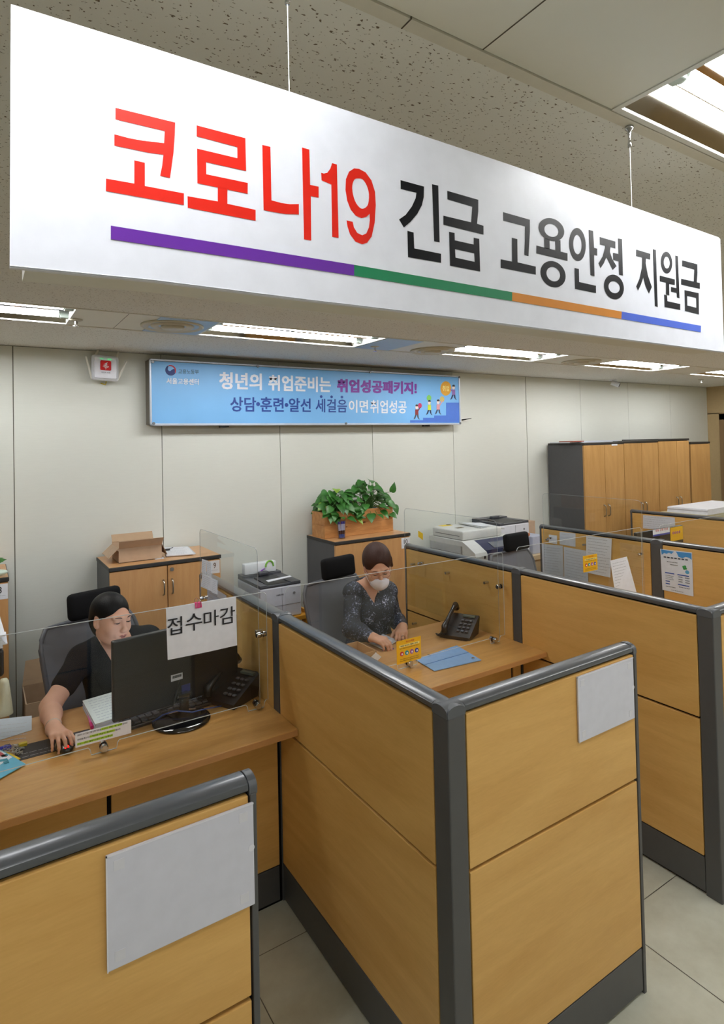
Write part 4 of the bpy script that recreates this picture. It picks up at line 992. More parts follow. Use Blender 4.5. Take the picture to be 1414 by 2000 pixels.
# ================================================================== PRINTERS
def laser_printer(name, lab, x0, x1, yf, yb, zb, zt, body, black, frontgap=True, brand=None):
    t = T(name, lab, 'printer', ((x0+x1)/2, (yf+yb)/2, zb)); w_ = x1-x0
    b = MB(); b.box(x0, x1, yf, yb, zb, zt-.02, .008, 2); b.build('body', body, t)
    b = MB(); b.box(x0+.001, x1-.001, yf+.002, yb-.002, zt-.021, zt-.006, .004, 2); 
    b.box(x0+.001, x0+.05, yf+.002, yb-.02, zt-.007, zt, .003); b.box(x1-.07, x1-.001, yf+.002, yb-.02, zt-.007, zt, .003); b.box(x0+.001, x1-.001, yb-.09, yb-.002, zt-.007, zt+.012, .004)
    b.build('top_cover', black, t)
    b = MB(); 
    b.prism([(yf+.03, zt-.0062), (yf+.03, zt-.005), (yb-.14, zt+.006), (yb-.14, zt-.0062)], x0+.06, x1-.08, 'X')
    b.build('output_tray', M('tray_black', (34, 34, 38), .4), t)
    b = MB(); b.box(x0+w_*.36, x0+w_*.62, yb-.13, yb-.09, zt+.003, zt+.03, .008); b.build('paper_stop', black, t)
    b = MB(); zl = zb+(zt-zb)*.36; b.box(x0+.004, x1-.004, yf-.0012, yf, zl, zl+.002); b.box(x0+w_*.52, x0+w_*.524, yf-.0012, yf, zb+.02, zt-.03); b.build('panel_joints', M('joint_grey', (120, 124, 134), .5), t)
    if brand:
        b = MB(); b.text(brand, (x0+w_*.38, yf-.001, zt-.075), (x0+w_*.56, yf-.001, zt-.075), (x0+w_*.38, yf-.001, zt-.065), off=.02, raise_=.0006); b.build('brand_lettering', INK, t)
    b = MB(); b.cyl((x1-w_*.18, yf+.001, zt-.07), (x1-w_*.18, yf-.003, zt-.07), .008, n=14); b.build('power_button', GREYP, t)
    return t
PRB = M('printer_grey_white', (206, 210, 222), .4); PRT = M('printer_dark_grey', (72, 74, 80), .35)
yf = 3.42; fl_ = P(508, 1143, 1, yf); fr_ = P(588, 1136, 1, yf); zt = (fl_.z+fr_.z)/2; zb = P(588, 1200, 1, yf).z
pr10 = laser_printer('laser_printer', 'grey white laser printer on an orange stand between cabinets 9 and 10', fl_.x, fr_.x, yf, 3.80, zb, zt, PRB, PRT, brand='SAMSUNG')
sheet('printed_page', [P(519, 1134, 2, zt+.02), P(566, 1124.5, 2, zt+.02), P(570, 1126, 2, zt+.02), P(524, 1137, 2, zt+.02)], PAPER, 'printed page lying in the tray of the grey white printer', 'paper')
st = T('printer_stand', 'orange wooden stand under the grey white printer', 'stand', ((fl_.x+fr_.x)/2, 3.6, 0)); OR_ = M('orange_wood', (200, 140, 40), .4)
b = MB(); b.box(fl_.x-.06, fr_.x+.05, yf-.02, 3.86, zb-.028, zb-.001, .003); b.box(fr_.x+.035, fr_.x+.05, yf-.02, 3.86, zb-.002, zb+.02, .002); b.build('stand_top', OR_, st)
for (x, y) in ((fl_.x-.04, yf), (fr_.x+.03, yf), (fl_.x-.04, 3.82), (fr_.x+.03, 3.82)):
    b = MB(); b.box(x-.015, x+.015, y, y+.03, 0, zb-.028); b.build('leg', OR_, st)
b = MB(); b.box(fl_.x-.05, fr_.x+.04, yf, 3.84, zb-.30, zb-.28); b.build('lower_shelf', OR_, st)
b = MB(); b.box(fl_.x+.02, fr_.x, yf+.03, 3.7, zb-.279, zb-.12, .004); tag(b.build('storage_bin', M('grey_green_bin', (118, 128, 120), .5), loc=(fl_.x+.15, 3.55, zb-.279)), 'grey bin on the lower shelf of the orange stand', 'bin')
# tissue pack on the printer's back
tp = T('wet_tissue_pack', 'white tissue pack with a green and purple print behind the grey white printer', 'tissue pack', (1.5, 3.76, zt+.013))
qa, qb = P(472, 1102, 1, 3.74), P(536, 1097, 1, 3.74); 
b = MB(); b.box(qa.x+.01, qb.x, 3.715, 3.765, zt+.0135, qb.z+.012, .005, 2); b.build('pack', M('tissue_pack_white', (238, 242, 246), .3), tp, smooth=True, autosmooth=60)
b = MB(); cxg = P(527, 1112, 1, 3.71).x; b.tube([(cxg+.028*math.cos(math.radians(a)), 3.7135, zt+.050+.038*math.sin(math.radians(a))) for a in range(0, 181, 15)], .006, 6); b.build('green_arch_print', M('print_green', (130, 190, 70), .5), tp)
b = MB(); b.tube([(cxg-.035-.02*i*.5, 3.7135, zt+.04-.004*i*i*.4) for i in range(5)], .005, 6); b.build('purple_swash_print', M('print_purple', (140, 90, 180), .5), tp)
# copier
zc_ = 1.10; cfl = P(904.6, 1039, 2, zc_); cbl = P(842, 1028, 2, zc_); X0 = (cfl.x+cbl.x)/2; Y0, Y1 = cfl.y, min(cbl.y, 3.86); X1 = X0+.50
cp = T('photocopier', 'large white photocopier behind the partition near cabinet 10', 'copier', ((X0+X1)/2, (Y0+Y1)/2, 0))
CPW = M('copier_white', (222, 222, 218), .4); CPG = M('copier_warm_grey', (196, 197, 196), .4)
b = MB(); b.box(X0-.02, X1, Y0+.02, Y1, .0, .995, .01); b.build('cabinet_body', CPG, cp)
b = MB(); b.prism([(X0-.02, .99), (X1, .99), (X1, 1.028), (X0-.02, 1.028)], Y0-.0, Y1, 'Y'); b.build('scanner_body', CPW, cp)
b = MB(); b.prism([(Y0-.0, .86), (Y0-.0, 1.027), (Y0-.06, 1.00), (Y0-.14, .955), (Y0-.15, .93), (Y0-.15, .86)], X0-.02, X0+.10, 'X'); b.build('control_end_cover', CPW, cp)
b = MB(); b.prism([(Y0-.005, .86), (Y0-.005, 1.024), (Y0-.05, 1.005), (Y0-.13, .965), (Y0-.14, .86)], X0+.1, X1-.04, 'X'); b.build('control_panel', M('control_panel_navy', (42, 48, 82), .3), cp)
b = MB(); nq = Vector((0, -.04, .085)).normalized()
b.poly([(X0+.20, Y0-.055, 1.0045), (X0+.36, Y0-.055, 1.0045), (X0+.36, Y0-.12, .972), (X0+.20, Y0-.12, .972)], thick=.002, n=nq); b.build('touch_screen', M('screen_grey', (112, 116, 124), .15), cp)
b = MB(); b.cyl((X0+.44, Y0-.04, 1.01), (X0+.44, Y0-.045, 1.016), .006, n=10); b.build('status_light', M('green_status_light', (40, 230, 110), .3, emit=(40, 255, 120), es=2), cp)
b = MB(); 
for i in range(2): b.box(X0+.06, X0+.08, Y0-.1515, Y0-.15, .88+i*.03, .90+i*.03)
b.build('side_slots', BLACK, cp)
b = MB(); b.box(X0, X0+.42, Y0+.01, Y1-.02, 1.03, zc_, .012, 3); b.build('document_feeder', CPW, cp, smooth=True, autosmooth=40)
b = MB(); b.box(X0-.0012, X0+.001, Y0+.05, Y1-.06, 1.058, 1.062); b.box(X0-.0215, X0-.02, Y0+.02, Y1-.02, .93, .932); b.box(X0-.0215, X0-.02, Y0+.02, Y1-.02, .86, .862); b.box(X0-.0215, X0-.02, Y0+.16, Y0+.162, .86, .93); b.build('body_joints', M('joint_dark_grey', (96, 96, 98), .6), cp)
b = MB(); slab(b, (X0+.22, Y0+.04, zc_+.002), (X0+.47, Y0+.03, zc_-.028), (X0+.50, Y1-.05, zc_-.02), (X0+.25, Y1-.05, zc_+.01), .006); b.build('document_tray', CPG, cp)
sheet('feeder_paper', [(X0+.27, Y1-.08, zc_+.012), (X0+.47, Y1-.09, zc_-.004), (X0+.44, Y0+.07, zc_-.008), (X0+.26, Y0+.07, zc_+.008)], PAPER, 'white paper lying askew on the photocopier feeder tray', 'paper')
b = MB(); q1 = P(870, 1026, 2, zc_+.002); b.box(q1.x-.05, q1.x+.05, q1.y-.03, q1.y+.03, zc_, zc_+.0015); b.build('yellow_sticker', M('sticker_yellow', (244, 210, 40), .5), cp)
b = MB(); b.cyl((q1.x+.04, q1.y+.01, zc_+.0015), (q1.x+.04, q1.y+.01, zc_+.0035), .02, n=14); q1 = P(900, 1030, 2, zc_+.002); b.box(q1.x-.05, q1.x+.02, q1.y-.02, q1.y+.02, zc_, zc_+.001); b.build('dark_marks', M('olive_mark', (96, 84, 40), .6), cp)
# second laser printer right of the copier
zz = 1.10; f0, f1 = P(976, 1023, 2, zz), P(1036, 1016, 2, zz); 
laser_printer('laser_printer', 'white laser printer with dark top right of the photocopier', f0.x, f1.x, f0.y, 3.90, zz-.30, zz, M('printer_white', (232, 234, 242), .4), PRT, brand=None)
b = MB(); q = P(1027, 1045, 1, f0.y-.002); b.cyl((q.x, f0.y, q.z), (q.x, f0.y-.002, q.z), .017, n=16); b.mi = 1; q = P(1033, 1044, 1, f0.y-.002); b.cyl((q.x, f0.y, q.z), (q.x, f0.y-.0015, q.z), .015, n=16)
b.build('round_stickers', [M('sticker_blue', (60, 84, 190), .5), M('sticker_orange', (220, 140, 100), .5)], bpy.data.objects['laser_printer.001'])
b = MB(); b.box(f0.x-.03, f1.x+.40, f0.y-.05, 3.91, .76, .80, .003); b.box(f0.x, f1.x+.38, f0.y, 3.9, 0, .76); b.build('low_cupboard_tmp', M('pale_oak', (214, 190, 152), .45))
tag(bpy.data.objects['low_cupboard_tmp'], 'pale low cupboard under the white printer', 'cupboard').name = 'low_cupboard'
q = P(1047, 1050, 1, 3.6); b = MB(); b.box(f1.x+.04, f1.x+.2, 3.56, 3.78, .801, .95, .003); tag(b.build('paper_box', M('bluish_box', (190, 196, 214), .5), loc=(f1.x+.12, 3.67, .801)), 'pale box right of the white printer', 'box')
b = MB(); b.box(f1.x+.02, f1.x+.35, 3.8, 3.9, .801, 1.04, .003); tag(b.build('brown_box', CARD, loc=(f1.x+.2, 3.85, .801)), 'brown box behind the pale box right of the white printer', 'box')
# folded yellow note near cabinet 10
q = P(822, 1046, 1, 3.0); qq = [P(x, y, 1, 3.05) for x, y in ((817, 1036), (826, 1042), (825, 1055), (817, 1049))]
# it is stuck on the side screen
qq = [P(x, y, 0, XB-.044) for x, y in ((817, 1036.5), (826, 1042), (826, 1055), (817, 1048))]
sheet('yellow_note', qq, M('note_yellow', (246, 206, 40), .5), 'small yellow sticky note on the clear side screen by cabinet 10', 'note', .001)

# ================================================================== CHAIRS
def make_chair(lab):
    t = T('office_chair', lab, 'chair', (0, 0, 0), 0, 'grey mesh office chairs')
    b = MB(); b.box(-.23, .23, -.22, .23, .40, .46, .025, 3); b.build('seat', BLACKM, t, world=False, smooth=True, autosmooth=60)
    # backrest: curved mesh panel in a frame
    def bk(u, v):
        x = u*.235*(1-.10*(1-v)); z = .50+v*.48; y = .235+.035*math.cos(v*2.6)*-1+.05*v-.045*(1-u*u)*-1*.0+.035*(1-u*u)
        return Vector((x, y, z))
    b = MB(); n, m_ = 12, 12
    def rr(u, v):
        # round the corners
        k = max(0, v-.8)/.2; return u*(1-.16*k*k)
    g = [[b.bm.verts.new(bk(rr(-1+2*i/n, j/m_), j/m_)) for i in range(n+1)] for j in range(m_+1)]
    g2 = [[b.bm.verts.new(v.co+Vector((0, .014, 0))) for v in row] for row in g]
    for j in range(m_):
        for i in range(n):
            b.bm.faces.new((g[j][i], g[j][i+1], g[j+1][i+1], g[j+1][i])); b.bm.faces.new((g2[j][i], g2[j+1][i], g2[j+1][i+1], g2[j][i+1]))
    for j in range(m_):
        b.bm.faces.new((g[j][0], g[j+1][0], g2[j+1][0], g2[j][0])); b.bm.faces.new((g[j][n], g2[j][n], g2[j+1][n], g[j+1][n]))
    for i in range(n):
        b.bm.faces.new((g[m_][i], g[m_][i+1], g2[m_][i+1], g2[m_][i])); b.bm.faces.new((g[0][i], g2[0][i], g2[0][i+1], g[0][i+1]))
    b.build('backrest', MESHG, t, world=False, smooth=True, autosmooth=50)
    b = MB(); pts = [bk(rr(-1, j/m_), j/m_)+Vector((0, .007, 0)) for j in range(m_+1)]+[bk(rr(-1+2*i/n, 1), 1)+Vector((0, .007, 0)) for i in range(1, n)]+[bk(rr(1, j/m_), j/m_)+Vector((0, .007, 0)) for j in range(m_, -1, -1)]
    b.tube(pts, .011, 8); b.build('back_frame', M('chair_frame_grey', (92, 94, 100), .5), t, world=False, smooth=True)
    b = MB(); b.box(-.125, .125, -.02, .032, -.062, .062, .022, 3, Matrix.Translation((0, .262, 1.068)) @ Matrix.Rotation(math.radians(-6), 4, 'X')); b.build('headrest', BLACKM, t, world=False, smooth=True, autosmooth=60)
    b = MB(); b.tube([(0, .365, .80), (0, .385, .92), (0, .375, 1.0), (0, .30, 1.05)], .014, 8); b.build('headrest_stem', BLACK, t, world=False, smooth=True)
    for s in (-1, 1):
        b = MB(); b.box(s*.26-.03, s*.26+.03, -.12, .12, .615, .64, .01); b.tube([(s*.2, .05, .41), (s*.265, .05, .43), (s*.27, .03, .62)], .014, 8); b.build('armrest', BLACK, t, world=False)
    b = MB(); b.cyl((0, 0, .08), (0, 0, .40), .025, n=14); b.build('gas_lift', BLACK, t, world=False, smooth=True, autosmooth=40)
    b = MB()
    for k in range(5):
        a = k*2*math.pi/5+.3; e = (.27*math.cos(a), .27*math.sin(a), .075); b.tube([(0, 0, .10), (e[0]*.5, e[1]*.5, .095), e], [.024, .02, .014], 8)
        b.cyl((e[0]-.02*math.sin(a), e[1]+.02*math.cos(a), .03), (e[0]+.02*math.sin(a), e[1]-.02*math.cos(a), .03), .028, n=14); b.cyl((e[0], e[1], .03), (e[0], e[1], .08), .008, n=8)
    b.build('star_base', BLACK, t, world=False, smooth=True, autosmooth=50)
    return t
ch = make_chair('grey office chair with black headrest behind the clerk in black'); ch.location = (.535, 2.83, 0); ch.rotation_euler = (0, 0, math.radians(17))
dup(ch, (1.84, 2.80, 0), math.radians(12), 'grey mesh office chair with black headrest behind the masked woman')
dup(ch, (3.25, 2.74, 0), math.radians(4), 'empty grey office chair with black headrest before the photocopier')

# ================================================================== ON THE DESKS
ZD = .730; ZK = .735
# monitor of the clerk in black
mc = Vector((.675, 2.462, 0)); mr = math.radians(7.5)
mo = T('computer_monitor', 'black computer monitor seen from behind on the desk of the clerk in black', 'monitor', (mc.x, mc.y, ZK+.0), mr)
MB_ = M('monitor_black', (34, 34, 37), .38, var=.22, vscale=3, stretch=(1, 1, 60))
b = MB(); b.box(-.262, .262, -.012, .012, .030, .335, .006, 2); b.build('screen_housing', MB_, mo, world=False)
b = MB(); b.box(-.252, .252, .0115, .0125, .04, .325); b.build('screen', M('lit_screen', (180, 200, 230), .2, emit=(190, 208, 235), es=1.2), mo, world=False)
b = MB(); b.box(-.038, .010, -.0145, -.0118, .125, .150); b.build('barcode_label', PAPER, mo, world=False)
b = MB(); 
for i in range(14): b.box(-.033+i*.0028, -.0318+i*.0028+(i % 3)*.0005, -.0155, -.0145, .136, .146)
b.build('barcode', INK, mo, world=False)
b = MB(); b.box(-.018, .018, -.060, -.035, .01, .062, .008); b.box(-.03, .03, -.05, -.011, .045, .075, .008); b.build('stand_neck', M('glossy_black', (14, 14, 16), .08, coat=1), mo, world=False)
bc = P(355, 1408, 2, ZK)
b = MB(); b.lathe((bc.x, bc.y, ZK), [(.0, .022), (.03, .021), (.09, .014), (.108, .008), (.11, .003), (.108, .0), (0, 0)][::-1], 36); b.build('stand_base', MATS['glossy_black'], mo, smooth=True)
b = MB(); b.box(.005, .042, -.0145, -.0118, .068, .098, .001); b.build('blue_sticker', M('deep_blue', (40, 52, 120), .3), mo, world=False)
# cables
b = MB(); b.tube([P(297, 1411, 2, ZD+.01), P(318, 1396, 2, ZD+.03), P(345, 1388, 2, ZD+.045), P(375, 1391, 2, ZD+.04), P(400, 1385, 2, ZD+.03), P(432, 1379, 2, ZD+.01)], .0025, 6)
tag(b.build('blue_cable', M('blue_cable_sheath', (52, 84, 160), .4), loc=P(345, 1395, 2, ZD), smooth=True), 'blue cable crossing in front of the monitor foot', 'cable')
b = MB(); b.tube([P(298, 1402, 2, ZD+.008), P(305, 1388, 2, ZD+.02), P(322, 1383, 2, ZD+.03), P(338, 1378, 2, ZD+.06), (mc.x, mc.y-.02, .86)], .004, 6); b.tube([P(310, 1405, 2, ZD+.006), P(325, 1390, 2, ZD+.02), P(335, 1392, 2, ZD+.02)], .004, 6)
tag(b.build('black_cables', BLACK, loc=P(320, 1395, 2, ZD), smooth=True), 'black cables hanging below the computer monitor', 'cable')
# keyboard
kb = T('keyboard', 'black keyboard lying under the edge of the computer monitor', 'keyboard', (.66, 2.49, ZD+.002), math.radians(6))
b = MB(); b.box(-.215, .215, -.075, .07, 0, .014, .004); b.build('case', BLACK, kb, world=False)
b = MB()
for r_ in range(5):
    for c_ in range(15): b.box(-.205+c_*.0275, -.205+c_*.0275+.023, -.066+r_*.026, -.066+r_*.026+.021, .013, .0205, .002, 1)
b.build('keys', M('key_dark_grey', (62, 62, 66), .5), kb, world=False)
# mouse pad strip and mouse
pc = [P(33, 1474, 2, ZD+.003), P(140, 1443, 2, ZD+.003), P(152, 1462, 2, ZD+.003), P(46, 1486, 2, ZD+.003)]
zz = ZD+.001; pcs = [Vector((.098, 2.505, zz)), Vector((.345, 2.50, zz)), Vector((.345, 2.390, zz)), Vector((.098, 2.390, zz))]
sheet('mouse_pad', pcs, M('mousepad_black', (36, 36, 40), .7), 'black mouse pad strip with white print under the clerk\'s hand', 'mouse pad', .003, (2, .08, .92, .62, .85), ink=M('pad_print', (170, 170, 172), .6))
hm = P(119, 1462, 2, ZD+.02)
ms = T('computer_mouse', 'black computer mouse with a red light under the clerk\'s hand', 'mouse', (hm.x+.012, hm.y+.02, ZD+.004), math.radians(8))
b = MB(); b.sph((0, 0, .012), .03, (1, 1.75, .62), 20); b.build('shell', M('mouse_black', (24, 24, 27), .25), ms, world=False, smooth=True)
b = MB(); b.cyl((-.008, -.036, .020), (.006, -.036, .020), .007, n=14); b.build('lit_wheel', M('red_light', (255, 30, 30), .3, emit=(255, 20, 20), es=3), ms, world=False, smooth=True)
# paper stack
ps = [P(161, 1370, 2, ZD+.028), None, None, P(186, 1416, 2, ZD+.028)]
A_, Dd = ps[0], ps[3]; X_ = Vector((.22, .035, 0))
sheet('paper_stack', [A_, A_+X_, Dd+X_, Dd], M('off_white_stack', (224, 228, 218), .6), 'thick stack of printed forms beside the computer monitor', 'papers', .003, (9, .08, .92, .10, .9))
b = MB()
for i in range(6):
    o = Vector(((i % 3)*.0015, (i % 2)*.002, 0)); z0 = ZD+.001+i*.0045
    q = [Vector((v.x, v.y, z0))+o for v in (A_, A_+X_, Dd+X_, Dd)]
    b.poly(q, thick=.0038, n=(0, 0, 1))
b.build('lower_sheets', PAPER2, bpy.data.objects['paper_stack'])
q0, q1 = P(176, 1405, 2, ZD+.008), P(180, 1421, 2, ZD+.008)
hl = T('highlighter', 'pink highlighter pen beside the paper stack', 'highlighter', q1)
b = MB(); b.cyl(q1, q1+(q0-q1)*.5, .0065, n=12); b.build('cap', M('hot_pink', (240, 50, 140), .35), hl, smooth=True, autosmooth=40)
b = MB(); b.cyl(q1+(q0-q1)*.5, q1+(q0-q1)*2.2, .0062, n=12); b.build('barrel', M('pink_barrel', (250, 130, 190), .35), hl, smooth=True, autosmooth=40)
sheet('desk_document', [P(-20, 1407, 2, ZD+.001), P(62, 1398, 2, ZD+.001), P(62, 1426, 2, ZD+.001), P(-20, 1452, 2, ZD+.001)], M('bluish_document', (206, 216, 226), .25), 'pale blue white document on the desk at the left photo edge', 'document', .001, (5, .1, .9, .3, .95))
# ring of keys and clips
kr = T('paperclip_heap', 'small heap of steel binder clips at the left photo edge', 'clips', P(25, 1462, 2, ZD))
b = MB(); r = random.Random(3)
for i in range(26):
    c = P(r.uniform(2, 44), r.uniform(1455, 1470), 2, ZD+.004+r.uniform(0, .012)); a = r.uniform(0, 3.14)
    b.tube([c+Vector((.010*math.cos(t+a), .006*math.sin(t+a), .004*math.sin(t*2))) for t in (0, 1.2, 2.4, 3.6, 4.8)], .0011, 5, closed=True)
b.build('wire_clips', STEEL, kr)
c = P(46, 1454, 2, ZD+.008); b = MB(); b.box(c.x-.016, c.x+.012, c.y-.008, c.y+.008, ZD+.003, ZD+.016, .003); b.build('yellow_clip', M('mustard_clip', (204, 176, 30), .4), kr)
c = P(8, 1462, 2, ZD+.008); b = MB(); b.sph(c, .022, (1.2, .6, .45), 12); tag(b.build('blue_eraser', M('royal_blue', (40, 50, 170), .4), loc=c, smooth=True), 'royal blue lump at the left photo edge beside the clips', 'eraser')
# leaflets on the counter at the left edge
def leaflet(pts, z, nm, lab, mats):
    q = [P(*p_, 2, z) for p_ in pts]; c = sum(q, Vector())/len(q)
    t = T(nm, lab, 'leaflet', c, 0, 'leaflets at the counter edge'); b = MB(); b.poly(q, thick=.002, n=(0, 0, 1)); b.build('cover', mats[0], t); return t
l = leaflet([(-30, 1455), (22, 1473), (40, 1482), (34, 1486), (-30, 1500)], ZK+.001, 'yellow_leaflet', 'yellow leaflet corner under the sky blue one on the counter', [M('leaflet_yellow', (238, 200, 40), .4)])
l = leaflet([(-40, 1452), (0, 1464), (50, 1493), (-5, 1524), (-60, 1500)], ZK+.004, 'blue_leaflet', 'sky blue leaflet on the counter at the left photo edge', [M('leaflet_sky', (96, 186, 216), .35)])
b = MB(); b.poly([P(*p_, 2, ZK+.0065) for p_ in ((-40, 1454), (0, 1465), (24, 1479), (0, 1494), (-30, 1490))], thick=.0004, n=(0, 0, 1)); b.build('white_print', PAPER, l)
b = MB()
for (x, y, w_) in ((2, 1475, 12), (-2, 1484, 16), (6, 1488, 10)): b.poly([P(x, y, 2, ZK+.0072), P(x+w_, y-3, 2, ZK+.0072), P(x+w_+2, y+1, 2, ZK+.0072), P(x+2, y+4, 2, ZK+.0072)], thick=.0003, n=(0, 0, 1))
b.build('teal_lettering', M('teal_ink', (30, 130, 150), .5), l)
b = MB(); b.poly([P(*p_, 2, ZK+.0072) for p_ in ((-10, 1466), (4, 1470), (14, 1478), (2, 1478))], thick=.0003, n=(0, 0, 1)); b.build('red_print', M('brick_red_ink', (190, 80, 90), .5), l)
# tray with papers at the left edge
q = P(8, 1322, 1, 2.56); q2 = P(8, 1268, 1, 2.56)
b = MB(); b.box(q.x-.22, q.x, 2.56, 2.60, q.z, q2.z, .012, 3); fx = T('file_tray', 'black file tray at the left photo edge carrying a pile of paper', 'tray', (q.x-.1, 2.6, ZD)); b.build('tray_front', BLACK, fx, smooth=True, autosmooth=50)
b = MB(); b.box(q.x-.22, q.x-.012, 2.60, 2.74, q2.z-.02, q2.z-.004, .002); b.box(q.x-.14, q.x-.10, 2.58, 2.62, ZD, q.z+.02); b.box(q.x-.2, q.x-.03, 2.50, 2.7, ZD, ZD+.012, .003); b.build('tray_stand', GREYP, fx)
b = MB(); r = random.Random(8)
for i in range(9): 
    o = r.uniform(-.008, .010); b.box(q.x-.20+o, q.x+.002+o, 2.565+r.uniform(0, .01), 2.73, q2.z+.001+i*.0045, q2.z+.001+i*.0045+.004)
tag(b.build('paper_pile', PAPER, loc=(q.x-.1, 2.65, q2.z)), 'tall white paper pile on the black tray at the left photo edge', 'papers')
b = MB(); z1_ = q2.z+.043; slab(b, (q.x-.2, 2.57, z1_+.002), (q.x+.006, 2.565, z1_+.002), (q.x-.01, 2.72, z1_+.05), (q.x-.2, 2.73, z1_+.05), .003)
tag(b.build('curled_sheet', PAPER, loc=(q.x-.1, 2.65, z1_+.002)), 'lifted top sheet on the paper pile at the left photo edge', 'paper')
q = P(9, 1402, 2, ZD); b = MB(); b.lathe((q.x+.0, q.y+.04, ZD), [(.032, 0), (.026, .06), (.018, .13), (.012, .142), (0, .144)], 20)
tag(b.build('cream_cone', M('cream_plastic', (226, 220, 186), .4), loc=(q.x, q.y+.04, ZD), smooth=True, autosmooth=60), 'cream tapered plastic stand at the left photo edge', 'stand')
# carton on the floor behind the clerk
q0, q1 = P(50, 1372, 1, 3.45), P(106, 1365, 1, 3.45)
cf = T('floor_carton', 'open cardboard carton on the floor left of the chair of the clerk in black', 'carton', ((q0.x+q1.x)/2, 3.6, 0)); zt_ = P(70, 1372, 1, 3.45).z
b = MB(); x0, x1 = q0.x-.0, q0.x+.34
b.box(x0, x1, 3.45, 3.456, 0, zt_); b.box(x0, x1, 3.72, 3.726, 0, zt_); b.box(x0, x0+.006, 3.456, 3.72, 0, zt_); b.box(x1-.006, x1, 3.456, 3.72, 0, zt_); b.box(x0, x1, 3.45, 3.726, 0, .006); b.build('carton_body', CARD, cf)
b = MB(); slab(b, (x0, 3.726, zt_), (x1, 3.726, zt_), (x1, 3.80, zt_+.11), (x0+.02, 3.80, zt_+.11)); b.build('back_flap', CARDIN, cf)
# orange folder, papers right of the monitor
sheet('orange_folder', [P(375, 1356, 2, ZD+.003), P(412, 1342, 2, ZD+.003), P(414, 1352, 2, ZD+.003), P(380, 1370, 2, ZD+.003)], M('folder_orange', (236, 150, 40), .4), 'orange folder behind the monitor foot', 'folder', .003)
sheet('orange_envelope', [P(310, 1376, 2, ZD+.003), P(345, 1358, 2, ZD+.003), P(350, 1372, 2, ZD+.003), P(318, 1386, 2, ZD+.003)], M('envelope_orange', (222, 130, 56), .5), 'orange envelope under the computer monitor', 'envelope', .002)
sheet('memo_sheet', [P(374, 1362, 2, ZD+.007), P(420, 1340, 2, ZD+.007), P(450, 1360, 2, ZD+.007), P(388, 1379, 2, ZD+.007)], PAPER, 'white memo sheet between the monitor foot and the telephone', 'paper', .0015)
b = MB(); q = P(487, 1330, 2, ZD); r = random.Random(4)
for i in range(9):
    o = r.uniform(-.006, .006); b.box(.80+o, .965+o, 2.56, 2.715, ZD+.001+i*.007, ZD+.0075+i*.007, .001)
tag(b.build('reflection_pile', M('reflection_tan', (204, 184, 158), .6), loc=(.88, 2.64, ZD)), 'added tan pile in place of pale brown reflections in the desk corner behind the telephone', 'stand-in pile')  # pile added where only light brown reflection and wood show
# telephones
def make_phone(lab):
    t = T('desk_telephone', lab, 'telephone', (0, 0, 0), 0, 'black desk telephones')
    K = M('phone_black', (28, 28, 31), .35)
    b = MB(); b.prism([(-.09, 0), (.06, 0), (.09, .085), (.078, .094), (-.09, .018)], -.085, .085, 'X'); b.build('base', K, t, world=False)
    b = MB()
    for i in range(4):
        for j in range(3): y = -.06+i*.026; z = .026+(y+.09)*.452; b.box(.0+j*.024, .016+j*.024, y, y+.014, z-.004, z+.003, .002, 1)
    b.build('keypad', M('key_grey', (92, 92, 98), .5), t, world=False)
    b = MB(); b.box(0, .07, .048, .07, .084, .095, .002); b.build('display', M('display_grey', (96, 110, 104), .2), t, world=False)
    hx = -.055
    b = MB(); b.tube([(hx, -.095, .030), (hx, -.085, .062), (hx, -.045, .084), (hx, .0, .106), (hx, .05, .127), (hx, .085, .135), (hx, .102, .112)], [.017, .0185, .012, .0105, .012, .0185, .017], 12)
    b.build('handset', K, t, world=False, smooth=True)
    b = MB(); pts = [Vector((hx-.01*math.sin(i*1.3), -.10-.03*math.sin(i/46*3.14)+.006*math.cos(i*1.3), .03-.02*i/46+.004*math.sin(i*1.3))) + Vector((-.05*i/46, .03*i/46, 0)) for i in range(47)]
    b.tube(pts, .0022, 5); b.build('coiled_cord', BLACK, t, world=False, smooth=True)
    return t
ph = make_phone('black desk telephone right of the computer monitor'); q = P(432, 1362, 2, ZD); ph.location = (q.x+.035, q.y-.045, ZK+.001); ph.rotation_euler = (0, 0, math.radians(-62))
q = P(893, 1243, 2, ZD); dup(ph, (q.x+.03, q.y+.01, ZD+.001), math.radians(-62), 'black desk telephone on the desk of the masked woman')

# notices on the screens
YN_ = YP-.0065
def G(px, py, off=0.0): return P(px, py, 1, YN_-off)
cp_ = T('closed_notice', 'white paper notice with large Korean lettering hung over the acrylic screen', 'notice', G(392, 1175))
qa, qb, qc, qd = G(324, 1189.5), G(461, 1165.5), G(462.5, 1260.5), G(327.5, 1288)
zt_ = (qa.z+qb.z)/2; zb_ = (qc.z+qd.z)/2
b = MB(); n = 8
for i in range(n):
    for k in range(6):
        def pt(i, k):
            u = i/n; v = k/6; x = qa.x+(qb.x-qa.x)*u+.003*v*(1-u); return Vector((x, YN_-.004*math.sin(u*3.1)*v-.003*v*v, zt_+(zb_-zt_)*v))
        b.quad(pt(i, k), pt(i+1, k), pt(i+1, k+1), pt(i, k+1))
b.build('paper', PAPER, cp_, smooth=True)
b = MB(); b.box(qa.x, qb.x, YN_, YP+.004, zt_-.0008, zt_+.0006); b.build('folded_top', PAPER, cp_)
